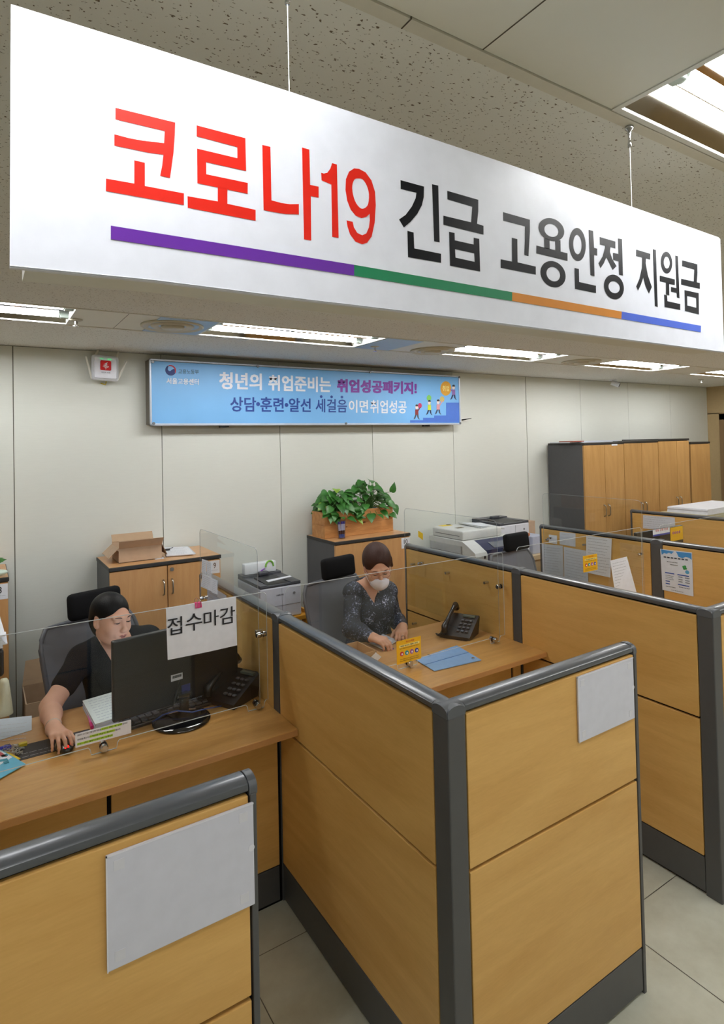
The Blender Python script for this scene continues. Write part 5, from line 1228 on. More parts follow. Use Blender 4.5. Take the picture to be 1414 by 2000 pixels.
for chh, x0, x1, yb0, yb1, yt in (('접', 449, 552, 327, 318, 206), ('수', 577, 690, 300, 288, 180), ('마', 700, 804, 268, 262, 158), ('감', 812, 917, 252, 240, 135)):
    s_ = 3.535; X0_, X1_ = 200+x0/s_, 200+x1/s_
    ll, lr, ul = G(X0_, 1150+yb0/s_, .006), G(X1_, 1150+yb1/s_, .006), G(X0_, 1150+yt/s_, .006)
    lr.z = ll.z; ul.x = ll.x
    b = MB(); b.text(chh, ll, lr, ul, off=.004, res=3); b.build('lettering', INK, cp_)
q = G(387, 1182); bcl = T('pink_binder_clip', 'pink binder clip holding the white notice on the screen edge', 'clip', (q.x, YP, zt_))
b = MB(); b.prism([(YN_-.007, zt_-.016), (YN_-.007, zt_-.013), (YN_-.001, zt_+.003), (YP+.006, zt_+.003), (YP+.012, zt_-.013), (YP+.012, zt_-.016), (YP+.006, zt_-.003), (YN_, zt_-.003)], q.x-.0125, q.x+.0125, 'X'); b.build('clip_body', M('clip_magenta', (226, 30, 120), .35), bcl)
for s in (-1, 1):
    b = MB(); y0 = YN_-.007 if s < 0 else YP+.012
    b.tube([(q.x-.008, y0, zt_-.015), (q.x-.006, y0+s*.004, zt_+.012), (q.x, y0+s*.002, zt_+.017), (q.x+.006, y0+s*.004, zt_+.012), (q.x+.008, y0, zt_-.015)], .001, 6); b.build('wire_arm', CHROME, bcl)
# small highlighted notice
def flat_notice(name, lab, px4, base, cat='notice'):
    q = [G(*p_) for p_ in px4]; zt = (q[0].z+q[1].z)/2; zb = (q[2].z+q[3].z)/2; x0 = (q[0].x+q[3].x)/2; x1 = (q[1].x+q[2].x)/2
    t = T(name, lab, cat, ((x0+x1)/2, YN_, zb)); b = MB(); b.box(x0, x1, YN_-.001, YN_+.001, zb, zt); b.build('card', base, t); return t, x0, x1, zb, zt
t, x0, x1, zb, zt = flat_notice('counter_notice', 'long white notice with green highlighted lines low on the screen by the clerk\'s hand', ((146, 1433), (255.5, 1406.5), (256.5, 1431), (148, 1461)), PAPER)
rows_ = [('코로나 19 긴급 고용안정 지원금 오프라인 신청은 7월 1일부터입니다', .80, .035, .93), ('안내문을 참고하시어 구비서류 신청을 하고 접수하시기 바랍니다', .48, .035, .80), ('온라인 신청은 홈페이지에서 신청 가능합니다', .16, .035, .66)]
yel = MB(); ink = MB()
for body, v, u0, u1 in rows_:
    z_ = zb+(zt-zb)*v; hh = (zt-zb)*.13
    ink.text(body, (x0+(x1-x0)*u0, YN_-.0018, z_), (x0+(x1-x0)*u1, YN_-.0018, z_), (x0+(x1-x0)*u0, YN_-.0018, z_+hh), off=.02, res=1)
    a = .45 if v > .7 else (.25 if v > .3 else .03)
    yel.box(x0+(x1-x0)*a, x0+(x1-x0)*(u1-.10 if v > .3 else u1), YN_-.0014, YN_-.001, z_-.001, z_+hh+.001)
yel.build('green_highlight', M('lime_highlight', (196, 240, 70), .6), t); ink.build('lettering', INK, t)
# yellow virus notices
def virus_notice(lab, px4, yy=None, mid=None):
    t, x0, x1, zb, zt = flat_notice('yellow_notice', lab, px4, M('notice_yellow', (246, 190, 34), .35)); t['group'] = 'yellow notices with four round icons'
    W_, H_ = x1-x0, zt-zb
    b = MB(); b.text('마스크 착용', (x0+W_*.38, YN_-.0015, zb+H_*.86), (x0+W_*.72, YN_-.0015, zb+H_*.86), (x0+W_*.38, YN_-.0015, zb+H_*.94), off=.03, res=1); b.build('red_lettering', M('notice_red', (214, 70, 40), .5), t)
    b = MB(); b.box(x0+W_*.10, x0+W_*.94, YN_-.0015, YN_-.001, zb+H_*.70, zb+H_*.80); b.build('pale_band', M('pale_yellow_band', (250, 232, 140), .5), t)
    b = MB(); b.text('방문 민원인 협조 안내', (x0+W_*.15, YN_-.002, zb+H_*.72), (x0+W_*.85, YN_-.002, zb+H_*.72), (x0+W_*.15, YN_-.002, zb+H_*.78), off=.03, res=1)
    for v in (.62, .16, .08): b.text('코로나19 예방을 위하여 마스크를 착용하여 주시기 바랍니다', (x0+W_*.12, YN_-.0015, zb+H_*v), (x0+W_*.9, YN_-.0015, zb+H_*v), (x0+W_*.12, YN_-.0015, zb+H_*(v+.045)), off=.01, res=1)
    b.build('lettering', INK, t)
    for i, rgb in enumerate(((206, 50, 60), (40, 150, 160), (160, 80, 160), (60, 60, 160))):
        cx_, cz_ = x0+W_*(.20+.205*i), zb+H_*.42
        b = MB(); b.cyl((cx_, YN_-.0008, cz_), (cx_, YN_-.002, cz_), W_*.075, n=18); b.mi = 1; b.sph((cx_+W_*.01, YN_-.002, cz_-W_*.01), W_*.035, (1, .1, 1), 10)
        b.build('round_icon', [M('icon_%d' % i, rgb, .5), PAPER], t)
    return t
virus_notice('yellow notice on the screen in front of the masked woman', ((772.5, 1254), (821.5, 1241.5), (822.5, 1285.5), (777, 1298.5)))
t = virus_notice('yellow notice on the acrylic screen before the hanging grey papers', ((1138, 1086), (1165.5, 1082), (1167.5, 1112.5), (1140, 1118)))
qq = [G(1191.5, 1095), G(1224, 1087), G(1233, 1157), G(1194.5, 1150)]
sheet('hanging_form', [qq[0], qq[1], qq[2]+Vector((.01, -.03, 0)), qq[3]+Vector((0, -.02, 0))], PAPER, 'white printed form curling off the acrylic screen', 'form', .001, (9, .1, .9, .12, .9))
# papers pinned on partition C
xc = XCp-.002
def pinned(name, lab, px4, mat, x=xc, lines=None, grp='papers pinned on the partition'):
    return sheet(name, [P(a_, b_, 0, x) for a_, b_ in px4], mat, lab, 'paper', .001, lines, group=grp)
pinned('pinned_slip', 'small white slip near the back end of the papered partition', ((1072, 1044), (1088, 1046), (1088, 1063), (1072, 1060)), PAPER)
pinned('pinned_slip', 'white slip with green print on the papered partition', ((1093, 1039), (1124, 1042), (1124, 1068), (1093, 1063)), PAPER2, lines=(2, .1, .8, .15, .4))
pinned('pinned_paper', 'grey sheet at the back end of the papered partition', ((1058, 1062), (1099, 1066), (1101, 1128), (1060, 1118)), PAPER2, lines=(10, .1, .95, .1, .9))
pinned('pinned_paper', 'grey sheet second from the back on the papered partition', ((1101, 1068), (1147, 1076), (1149, 1139), (1102, 1129)), PAPER2, x=xc-.002, lines=(10, .1, .95, .1, .9))
pinned('pinned_paper', 'tall white sheet nearest the post on the papered partition', ((1145, 1046), (1195, 1052), (1192, 1128), (1145, 1118)), PAPER, x=xc-.004, lines=(12, .08, .95, .06, .92))
po = pinned('pinned_poster', 'white notice with a sky blue top and a green clover on the right side partition', ((1289.5, 1072), (1351.5, 1079), (1354.5, 1165), (1294, 1152)), M('poster_white', (226, 232, 240), .5), grp=None)
po['category'] = 'poster'
pp = [P(a_, b_, 0, xc-.0015) for a_, b_ in ((1289.5, 1072), (1351.5, 1079), (1354.5, 1165), (1294, 1152))]
def U(u, v, o=0.0): 
    a_ = pp[0]+(pp[1]-pp[0])*u; c_ = pp[3]+(pp[2]-pp[3])*u; r_ = a_+(c_-a_)*v; return Vector((r_.x-o, r_.y, r_.z))
b = MB(); b.poly([U(*p_) for p_ in ((.02, .01), (.44, .03), (.36, .09), (.28, .07), (.2, .10), (.12, .09), (.04, .14))], thick=.0004, n=(-1, 0, 0)); b.poly([U(*p_) for p_ in ((.5, .02), (.98, .02), (.98, .17), (.9, .13), (.8, .12), (.7, .16), (.58, .14), (.54, .07))], thick=.0004, n=(-1, 0, 0)); b.build('blue_sky_print', M('poster_sky', (72, 150, 214), .5), po)
b = MB(); 
for (u, v) in ((.72, .36), (.77, .345), (.74, .40), (.79, .39)): b.sph(U(u, v), .0075, (.1, 1, 1), 10)
b.build('clover_print', M('clover_green', (50, 150, 70), .5), po)
b = MB(); b.sph(U(.83, .47), .012, (.08, 1.1, 1), 12); b.build('blue_blot_print', M('blot_blue', (90, 170, 210), .5), po)
b = MB()
for (u0, v0, u1, v1) in ((.1, .17, .9, .20), (.2, .28, .55, .295), (.3, .34, .55, .355), (.13, .62, .4, .63), (.13, .66, .38, .67), (.13, .70, .4, .71), (.55, .60, .68, .62), (.55, .66, .68, .68), (.55, .71, .68, .73), (.76, .60, .9, .62), (.76, .66, .9, .68), (.76, .71, .9, .73), (.12, .88, .45, .895), (.55, .84, .9, .855), (.3, .95, .7, .96)):
    n_ = 7; 
    for i in range(n_): 
        ua, ub = u0+(u1-u0)*i/n_, u0+(u1-u0)*(i+.7)/n_; b.quad(U(ua, v0, .0006), U(ub, v0, .0006), U(ub, v1, .0006), U(ua, v1, .0006))
b.build('printed_lines', M('ink_dark_grey', (70, 72, 80), .6), po)
b = MB()
for (u0, v0, u1) in ((.12, .55, .42), (.52, .55, .88), (.12, .75, .26), (.12, .81, .26), (.52, .78, .88)): b.quad(U(u0, v0, .0006), U(u1, v0, .0006), U(u1, v0+.022, .0006), U(u0, v0+.022, .0006))
b.build('blue_headings', M('heading_blue', (40, 80, 170), .5), po)
b = MB(); b.tube([P(1165, 1146, 1, 2.75), P(1167, 1130, 1, 2.75), P(1172, 1124, 1, 2.75), P(1180, 1123, 1, 2.75)], .006, 8); b.tube([P(1180, 1123, 1, 2.75), P(1181, 1130, 1, 2.75), P(1180, 1140, 1, 2.75), (P(1172, 1140, 1, 2.75).x, 2.75, .731)], .007, 8)
tag(b.build('teal_band', M('pale_teal', (130, 186, 168), .4), loc=(P(1172, 1140, 1, 2.75).x, 2.75, .731), smooth=True), 'pale teal curved band behind the hanging form', 'desk lamp')  # plain curved teal band, use not known
# far monitor with notices
qa, qb = P(1243, 1040, 1, 2.50), P(1334, 1026, 1, 2.50); zt = (qa.z+qb.z)/2
fm = T('computer_monitor', 'dark monitor with a blue and white strip and a yellow notice beyond the papered partition', 'monitor', ((qa.x+qb.x)/2, 2.5, .735))
b = MB(); b.box(qa.x, qb.x, 2.50, 2.525, zt-.32, zt, .006); b.build('screen_housing', MATS['monitor_black'], fm)
b = MB(); b.cyl(((qa.x+qb.x)/2, 2.54, .74), ((qa.x+qb.x)/2, 2.54, zt-.2), .02, n=12); b.lathe(((qa.x+qb.x)/2, 2.54, .731), [(.11, 0), (.11, .006), (.03, .014), (0, .014)], 24); b.build('stand', BLACK, fm)
s0, s1, s2, s3 = [P(a_, b_, 1, 2.498) for a_, b_ in ((1275, 1036), (1308, 1031.5), (1309, 1043), (1277, 1049))]
b = MB(); b.box(s0.x, s1.x, 2.4975, 2.4995, s3.z+.004, s0.z); w1 = b.build('white_strip', PAPER, fm)
b = MB(); b.box(s0.x, s1.x, 2.4968, 2.4975, s3.z+.004, s3.z+.016); b.build('blue_line', M('strip_blue', (70, 80, 170), .5), w1)
b = MB(); b.text('상담 신청 안내', (s0.x+.03, 2.497, s3.z+.035), (s1.x-.03, 2.497, s3.z+.035), (s0.x+.03, 2.497, s3.z+.052), off=.02, raise_=.0004); b.build('red_lettering', M('strip_red', (200, 70, 60), .5), w1)
s0, s1, s2 = [P(a_, b_, 1, 2.498) for a_, b_ in ((1309, 1031), (1333, 1027), (1334, 1053))]
b = MB(); b.box(s0.x, s1.x, 2.4972, 2.4995, s2.z, (s0.z+s1.z)/2); w2 = b.build('yellow_card', MATS['notice_yellow'], fm)
b = MB()
for i in range(4): b.cyl((s0.x+.035+i*.028, 2.4972, s2.z+.06), (s0.x+.035+i*.028, 2.496, s2.z+.06), .011, n=12)
b.build('round_icons', M('icon_mauve', (190, 120, 130), .5), w2)
pinned('pinned_bundle', 'thick white paper bundle pinned to the farthest partition above the dark monitor', ((1256, 1006), (1318, 1011), (1319, 1036), (1256, 1032)), PAPER2, x=XD-.003, lines=(6, .05, .9, .1, .9), grp=None)
q0, q1 = P(1377, 1012, 1, 2.0), P(1414, 992, 1, 2.0)
bx_ = T('archive_box', 'pale box with paper edges at the right photo edge beyond the farthest partition', 'box', (6.25, 2.9, 0))
q0 = P(1376, 1003, 1, 2.75); zt2 = P(1400, 992, 1, 2.75).z
b = MB(); b.box(q0.x, q0.x+.9, 2.75, 3.15, 0, P(1400, 1003, 1, 2.75).z, .004); b.build('cupboard_body', M('pale_sage', (190, 184, 150), .5), bx_)
b = MB(); r = random.Random(5)
for i in range(6): o = r.uniform(-.02, .02); b.box(q0.x+.02+o, q0.x+.8+o, 2.74, 3.1, P(1400, 1003, 1, 2.75).z+i*(zt2-P(1400, 1003, 1, 2.75).z)/6, P(1400, 1003, 1, 2.75).z+(i+.9)*(zt2-P(1400, 1003, 1, 2.75).z)/6)
b.build('paper_pile', PAPER, bx_)
# slips on the side screen 9
xs_ = .953-.0065
def sslip(lab, pts): 
    s_ = 5.892
    return sheet('paper_slip', [P(380+a_/s_, 1020+b_/s_, 0, xs_) for a_, b_ in pts], PAPER, lab, 'paper slip', .0008, (7, .1, .9, .12, .9), group='slips on the clear side screen')
sslip('upper back slip on the clear side screen by label 9', ((85, 422), (138, 440), (132, 600), (80, 575)))
sslip('upper front slip on the clear side screen by label 9', ((140, 440), (195, 465), (192, 630), (142, 602)))
sslip('lower wide slip on the clear side screen by label 9', ((90, 590), (203, 640), (198, 795), (72, 740)))
sslip('lower front slip on the clear side screen by label 9', ((205, 645), (262, 672), (262, 832), (197, 805)))
sheet('pinned_blue_form', [P(a_, b_, 0, XA-.003) for a_, b_ in ((405, 1150), (443, 1171), (443, 1215), (405, 1196))], M('pale_blue_form', (196, 210, 234), .5), 'pale blue form pinned to the partition behind the white notice', 'form', .001, (6, .1, .9, .1, .9))
sheet('pinned_white_form', [P(a_, b_, 0, XA-.006) for a_, b_ in ((424, 1152), (442, 1163), (443, 1175), (425, 1166))], PAPER, 'white form edge pinned to the partition below the slips', 'form', .001)

# desk of the masked woman
bl = [P(*p_, 2, ZK+.002) for p_ in ((811, 1289), (892, 1261.5), (940, 1290), (848, 1311))]
bf = T('blue_folder', 'pale blue plastic folder lying on the counter before the masked woman', 'folder', sum(bl, Vector())/4)
b = MB(); b.poly(bl, thick=.003, n=(0, 0, 1)); b.build('cover', M('folder_blue', (140, 182, 228), .25, coat=.3), bf)
b = MB(); m0, m1 = (bl[0]+bl[3])/2, (bl[1]+bl[2])/2; b.tube([m0+Vector((0, 0, .003)), (m0+m1)/2+Vector((0, 0, .0035)), m1+Vector((0, 0, .003))], .0016, 6); b.build('fold_line', M('fold_blue', (84, 126, 180), .4), bf)
b = MB(); q = P(924, 1286, 2, ZK+.006); b.cyl((q.x, q.y, ZK+.005), (q.x, q.y, ZK+.010), .008, n=12); q = P(838, 1280, 2, ZK+.006); b.cyl((q.x, q.y, ZK+.005), (q.x, q.y, ZK+.010), .008, n=12); b.build('snap_button', CHROME, bf)
q = P(735, 1290, 2, ZD); b = MB()
t = T('small_card', 'small white card leaning by the tan box on the masked woman\'s desk', 'card', (q.x, q.y, ZD+.03))
cc = [P(*p_, 1, 2.424) for p_ in ((734, 1274), (745, 1283), (733, 1294), (722, 1286))]
b.poly(cc, thick=.0012, n=(0, -1, 0)); b.build('card', PAPER, t)
tb = T('tan_box', 'tan open box on the desk behind the middle partition rail', 'box', (1.50, 2.52, ZD))
x0, x1, y0, y1, zb = 1.40, 1.62, 2.43, 2.60, ZD+.001
b = MB(); b.box(x0, x1, y0, y0+.004, zb, zb+.055); b.box(x0, x1, y1-.004, y1, zb, zb+.055); b.box(x0, x0+.004, y0, y1, zb, zb+.055); b.box(x1-.004, x1, y0, y1, zb, zb+.055); b.box(x0, x1, y0, y1, zb, zb+.004); b.build('box_body', M('tan_board', (190, 152, 106), .6), tb)
pk = [P(*p_, 2, ZD+.006) for p_ in ((722, 1257), (748, 1240), (776, 1252), (748, 1269))]
t = T('plastic_packet', 'crumpled clear white packet under the masked woman\'s hands', 'packet', sum(pk, Vector())/4)
b = MB(); b.poly(pk, thick=.006, n=(0, 0, 1)); b.sph(sum(pk, Vector())/4+Vector((0, 0, .006)), .05, (1.1, .8, .16), 14); b.build('packet', M('packet_film', (206, 210, 216), .2, coat=.5), t, smooth=True, autosmooth=40)
q = P(697, 1268, 2, ZD+.01); b = MB(); b.cyl((q.x-.012, q.y, ZD+.006), (q.x+.014, q.y-.02, ZD+.010), .006, n=12); tag(b.build('usb_stick', STEEL, loc=(q.x, q.y, ZD)), 'small silver stick at the desk corner before the masked woman', 'usb stick')

# ================================================================== PEOPLE
class Field:
    """distance field on a grid, turned into one smooth surface"""
    def __init__(s, lo, hi, h):
        s.lo = np.array(lo, float); s.h = h; s.n = np.ceil((np.array(hi)-s.lo)/h).astype(int)+1
        s.V = np.full(s.n, 0.2, np.float32)
    def sub(s, lo, hi):
        a = np.clip(np.floor((np.array(lo)-s.lo)/s.h).astype(int), 0, s.n-1); b = np.clip(np.ceil((np.array(hi)-s.lo)/s.h).astype(int)+1, 1, s.n)
        if (b <= a).any(): return None
        sl = tuple(slice(a[i], b[i]) for i in range(3))
        ax = [s.lo[i]+s.h*np.arange(a[i], b[i]) for i in range(3)]
        return sl, np.meshgrid(*ax, indexing='ij')
    def put(s, sl, d, k, op):
        A = s.V[sl]
        if op == 'add':
            hh = np.maximum(k-np.abs(A-d), 0)/max(k, 1e-6); s.V[sl] = np.minimum(A, d)-hh*hh*k*.25
        else:
            d = -d; hh = np.maximum(k-np.abs(A-d), 0)/max(k, 1e-6); s.V[sl] = np.maximum(A, d)+hh*hh*k*.25
    def cap(s, a, b, ra, rb, k=.02, op='add', grow=0.0):
        a = np.array(a, float); b = np.array(b, float); ra += grow; rb += grow; p = max(ra, rb)+k+.03
        r = s.sub(np.minimum(a, b)-p, np.maximum(a, b)+p)
        if r is None: return s
        sl, (X, Y, Z) = r; d = b-a; L2 = max(float(d@d), 1e-9)
        t = np.clip(((X-a[0])*d[0]+(Y-a[1])*d[1]+(Z-a[2])*d[2])/L2, 0, 1)
        D = np.sqrt((X-a[0]-t*d[0])**2+(Y-a[1]-t*d[1])**2+(Z-a[2]-t*d[2])**2)-(ra+(rb-ra)*t)
        s.put(sl, D.astype(np.float32), k, op); return s
    def ell(s, c, r, R=None, k=.02, op='add', grow=0.0):
        c = np.array(c, float); r = np.array(r, float)+grow; R = np.eye(3) if R is None else R; p = r.max()+k+.03
        q = s.sub(c-p, c+p)
        if q is None: return s
        sl, (X, Y, Z) = q; x, y, z = X-c[0], Y-c[1], Z-c[2]
        l = [R[0, i]*x+R[1, i]*y+R[2, i]*z for i in range(3)]
        k0 = np.sqrt(sum((l[i]/r[i])**2 for i in range(3))); k1 = np.sqrt(sum((l[i]/r[i]**2)**2 for i in range(3)))+1e-9
        s.put(sl, (k0*(k0-1)/k1).astype(np.float32), k, op); return s
    def wedge(s, apex, slope, yback, ztop):
        q = s.sub((apex[0]-.2, apex[1]-.3, apex[2]-.02), (apex[0]+.2, yback, ztop))
        sl, (X, Y, Z) = q; D = np.maximum(np.abs(X-apex[0]+(Z-apex[2])*.0)-(Z-apex[2])*slope, Y-yback)*.8
        s.V[sl] = np.maximum(s.V[sl], -D.astype(np.float32)); return s
    def mesh(s):
        V = s.V; ins = V < 0; n = V.shape
        c = np.zeros(tuple(m-1 for m in n), np.int8)
        for dx in (0, 1):
            for dy in (0, 1):
                for dz in (0, 1): c += ins[dx:n[0]-1+dx, dy:n[1]-1+dy, dz:n[2]-1+dz]
        act = np.argwhere((c > 0) & (c < 8)); idx = -np.ones(c.shape, np.int64); idx[tuple(act.T)] = np.arange(len(act))
        pos = np.zeros((len(act), 3)); cnt = np.zeros(len(act))
        cs = [(0,0,0),(1,0,0),(0,1,0),(1,1,0),(0,0,1),(1,0,1),(0,1,1),(1,1,1)]
        for a in range(8):
            for ax in range(3):
                if cs[a][ax] == 0:
                    b_ = list(cs[a]); b_[ax] = 1
                    va = V[act[:, 0]+cs[a][0], act[:, 1]+cs[a][1], act[:, 2]+cs[a][2]]; vb = V[act[:, 0]+b_[0], act[:, 1]+b_[1], act[:, 2]+b_[2]]
                    m = (va < 0) != (vb < 0); t = np.where(m, va/np.where(m, va-vb, 1), 0)
                    p = act+np.array(cs[a])+0.0; p[:, ax] += t
                    pos[m] += p[m]; cnt[m] += 1
        pos = s.lo+s.h*pos/np.maximum(cnt, 1)[:, None]
        F = []
        for ax in range(3):
            o1, o2 = [(1, 2), (2, 0), (0, 1)][ax]
            A = ins; sh = [slice(None)]*3; sh2 = [slice(None)]*3; sh[ax] = slice(0, n[ax]-1); sh2[ax] = slice(1, n[ax])
            e = np.argwhere(A[tuple(sh)] != A[tuple(sh2)])
            e = e[(e[:, o1] > 0) & (e[:, o2] > 0) & (e[:, o1] < n[o1]-1) & (e[:, o2] < n[o2]-1)]
            if len(e) == 0: continue
            def g(d1, d2):
                q = e.copy(); q[:, o1] -= d1; q[:, o2] -= d2; return idx[q[:, 0], q[:, 1], q[:, 2]]
            quad = np.stack([g(1, 1), g(0, 1), g(0, 0), g(1, 0)], 1); fl = ~A[e[:, 0], e[:, 1], e[:, 2]]
            quad[fl] = quad[fl][:, ::-1]; F.append(quad)
        F = np.concatenate(F); F = F[(F >= 0).all(1)]
        # light smoothing
        for _ in range(2):
            acc = np.zeros_like(pos); w_ = np.zeros(len(pos))
            for i in range(4):
                a, b = F[:, i], F[:, (i+1) % 4]
                np.add.at(acc, a, pos[b]); np.add.at(w_, a, 1); np.add.at(acc, b, pos[a]); np.add.at(w_, b, 1)
            pos = pos*.5+.5*acc/np.maximum(w_, 1)[:, None]
        us = np.unique(F); mp = np.zeros(len(pos), np.int64); mp[us] = np.arange(len(us))
        return pos[us], mp[F]
def np_mesh(name, parts, mats, parent, facemat=None):
    vs = []; fs = []; o = 0
    for p, f in parts: vs.append(p); fs.append(f+o); o += len(p)
    vs = np.concatenate(vs); fs = np.concatenate(fs)
    vs = vs-np.array(parent.location)
    me = bpy.data.meshes.new(name); me.vertices.add(len(vs)); me.vertices.foreach_set('co', vs.astype(np.float32).ravel())
    me.loops.add(len(fs)*4); me.loops.foreach_set('vertex_index', fs.astype(np.int32).ravel()); me.polygons.add(len(fs))
    me.polygons.foreach_set('loop_start', (np.arange(len(fs))*4).astype(np.int32))
    me.update(calc_edges=True); me.validate()
    for m in mats: me.materials.append(m)
    me.polygons.foreach_set('use_smooth', [True]*len(me.polygons))
    ob = bpy.data.objects.new(name, me); COL.objects.link(ob); ob.parent = parent; return ob
def skin(name, rgb):
    m = M(name, rgb, .6, spec=.35, var=.03, vscale=25); bs = m.node_tree.nodes['Principled BSDF']
    bs.inputs['Subsurface Weight'].default_value = .12; bs.inputs['Subsurface Radius'].default_value = (.012, .005, .003); bs.inputs['Subsurface Scale'].default_value = 1
    return m
def frame(yaw, pitch, roll=0):
    """columns: person's left(+x), back(+y), up(+z) when yaw=0 the face looks along -y; yaw turns the face towards +x"""
    R = Matrix.Rotation(yaw, 3, 'Z') @ Matrix.Rotation(pitch, 3, 'X') @ Matrix.Rotation(roll, 3, 'Y')
    return np.array(R)
def head_prims(F, c, R, s=1.0, jaw=1.0):
    c = np.array(c); W = lambda *p: c+R@(np.array(p)*s); E = lambda p, r, k, op='add': F.ell(W(*p), np.array(r)*s, R, k*s, op)
    C = lambda a, b, ra, rb, k, op='add': F.cap(W(*a), W(*b), ra*s, rb*s, k*s, op)
    E((0, .016, .034), (.074, .092, .080), .01)
    E((0, -.022, -.018), (.060, .068, .078), .03)
    E((0, -.034, -.058), (.050*jaw, .046, .050), .03)
    C((-.034, -.01, -.070), (0, -.064, -.092), .020, .015, .025); C((.034, -.01, -.070), (0, -.064, -.092), .020, .015, .025)
    E((0, -.070, -.093), (.018, .014, .014), .02)
    for sx in (-1, 1):
        E((sx*.038, -.060, -.026), (.024, .022, .026), .022)
        E((sx*.030, -.090, .010), (.019, .011, .011), .014, 'sub')
        E((sx*.030, -.0785, .008), (.0155, .0105, .0085), .006)
        C((sx*.014, -.086, .026), (sx*.046, -.074, .026), .008, .006, .014)
        E((sx*.010, -.098, -.032), (.0075, .008, .0065), .008)
        E((sx*.073, .012, -.006), (.007, .015, .026), .008); E((sx*.079, .009, -.002), (.0045, .008, .014), .004, 'sub'); E((sx*.071, .004, -.026), (.006, .008, .010), .008)
    C((0, -.084, .018), (0, -.1035, -.024), .0065, .0085, .016); E((0, -.1045, -.029), (.0095, .009, .0085), .01)
    E((0, -.082, -.055), (.030, .012, .016), .014)
    E((-.009, -.0945, -.0535), (.012, .005, .0042), .005); E((.009, -.0945, -.0535), (.012, .005, .0042), .005); E((0, -.0930, -.0625), (.017, .0055, .0052), .006)
    C((-.020, -.093, -.0575), (.020, -.093, -.0575), .0016, .0016, .003, 'sub')
    return W
def hand_prims(F, w, d, nrm, side, s=.95, curl=(.35, .5, .35), spread=.06, thumb=.5, k=.006, curls=None):
    """w wrist, d towards the knuckles, nrm out of the palm, side +1/-1 picks where the thumb lies"""
    d = np.array(d, float); d /= np.linalg.norm(d); nrm = np.array(nrm, float); nrm -= d*(nrm@d); nrm /= np.linalg.norm(nrm)
    S_ = np.cross(nrm, d)*side; w = np.array(w, float); tips = []
    info = ((.027, .088, .070, .0080), (.009, .092, .078, .0084), (-.009, .088, .073, .0080), (-.026, .080, .056, .0070))
    for i, (o, pl_, fl, r) in enumerate(info):
        kn = w+d*pl_*s+S_*o*s*1.02; F.cap(w+S_*o*.55*s+d*.01*s, kn, .0125*s, .0105*s, .012)
        a = S_*spread*(1.5-i)+d; a /= np.linalg.norm(a); p = kn; ang = 0; cu = curls[i] if curls else curl
        for j, (fr, c_) in enumerate(zip((.46, .30, .24), cu)):
            ang += c_; dd = a*math.cos(ang)+nrm*math.sin(ang); q = p+dd*fl*fr*s
            F.cap(p, q, r*s*(1-.10*j), r*s*(1-.10*(j+1)), k if j else .007); p = q
        tips.append((p, dd))
    b0 = w+d*.022*s+S_*.022*s+nrm*.006; t1 = S_*.72+d*.62+nrm*thumb*.5; t1 /= np.linalg.norm(t1); p1 = b0+t1*.038*s
    t2 = S_*.30+d*.85+nrm*thumb*.6; t2 /= np.linalg.norm(t2); p2 = p1+t2*.030*s; p3 = p2+(t2+nrm*.1)*.022*s
    F.cap(b0, p1, .0155*s, .0125*s, .012); F.cap(p1, p2, .0105*s, .0098*s, .006); F.cap(p2, p3, .0095*s, .0080*s, .004); tips.append((p3, t2))
    return tips
def nails(tips, nrm, mat, parent, s=1):
    b = MB()
    for p, dd in tips:
        dd = Vector(dd).normalized(); n_ = Vector(nrm); n_ = (n_-dd*n_.dot(dd)).normalized(); x_ = dd.cross(n_)
        m = Matrix((( x_.x, dd.x, n_.x, 0), (x_.y, dd.y, n_.y, 0), (x_.z, dd.z, n_.z, 0), (0, 0, 0, 1)))
        b.sph(Vector(p)-n_*.0055+dd*.002, .006, (.85, 1.1, .45), 10, m)
    b.build('fingernails', mat, parent, smooth=True)
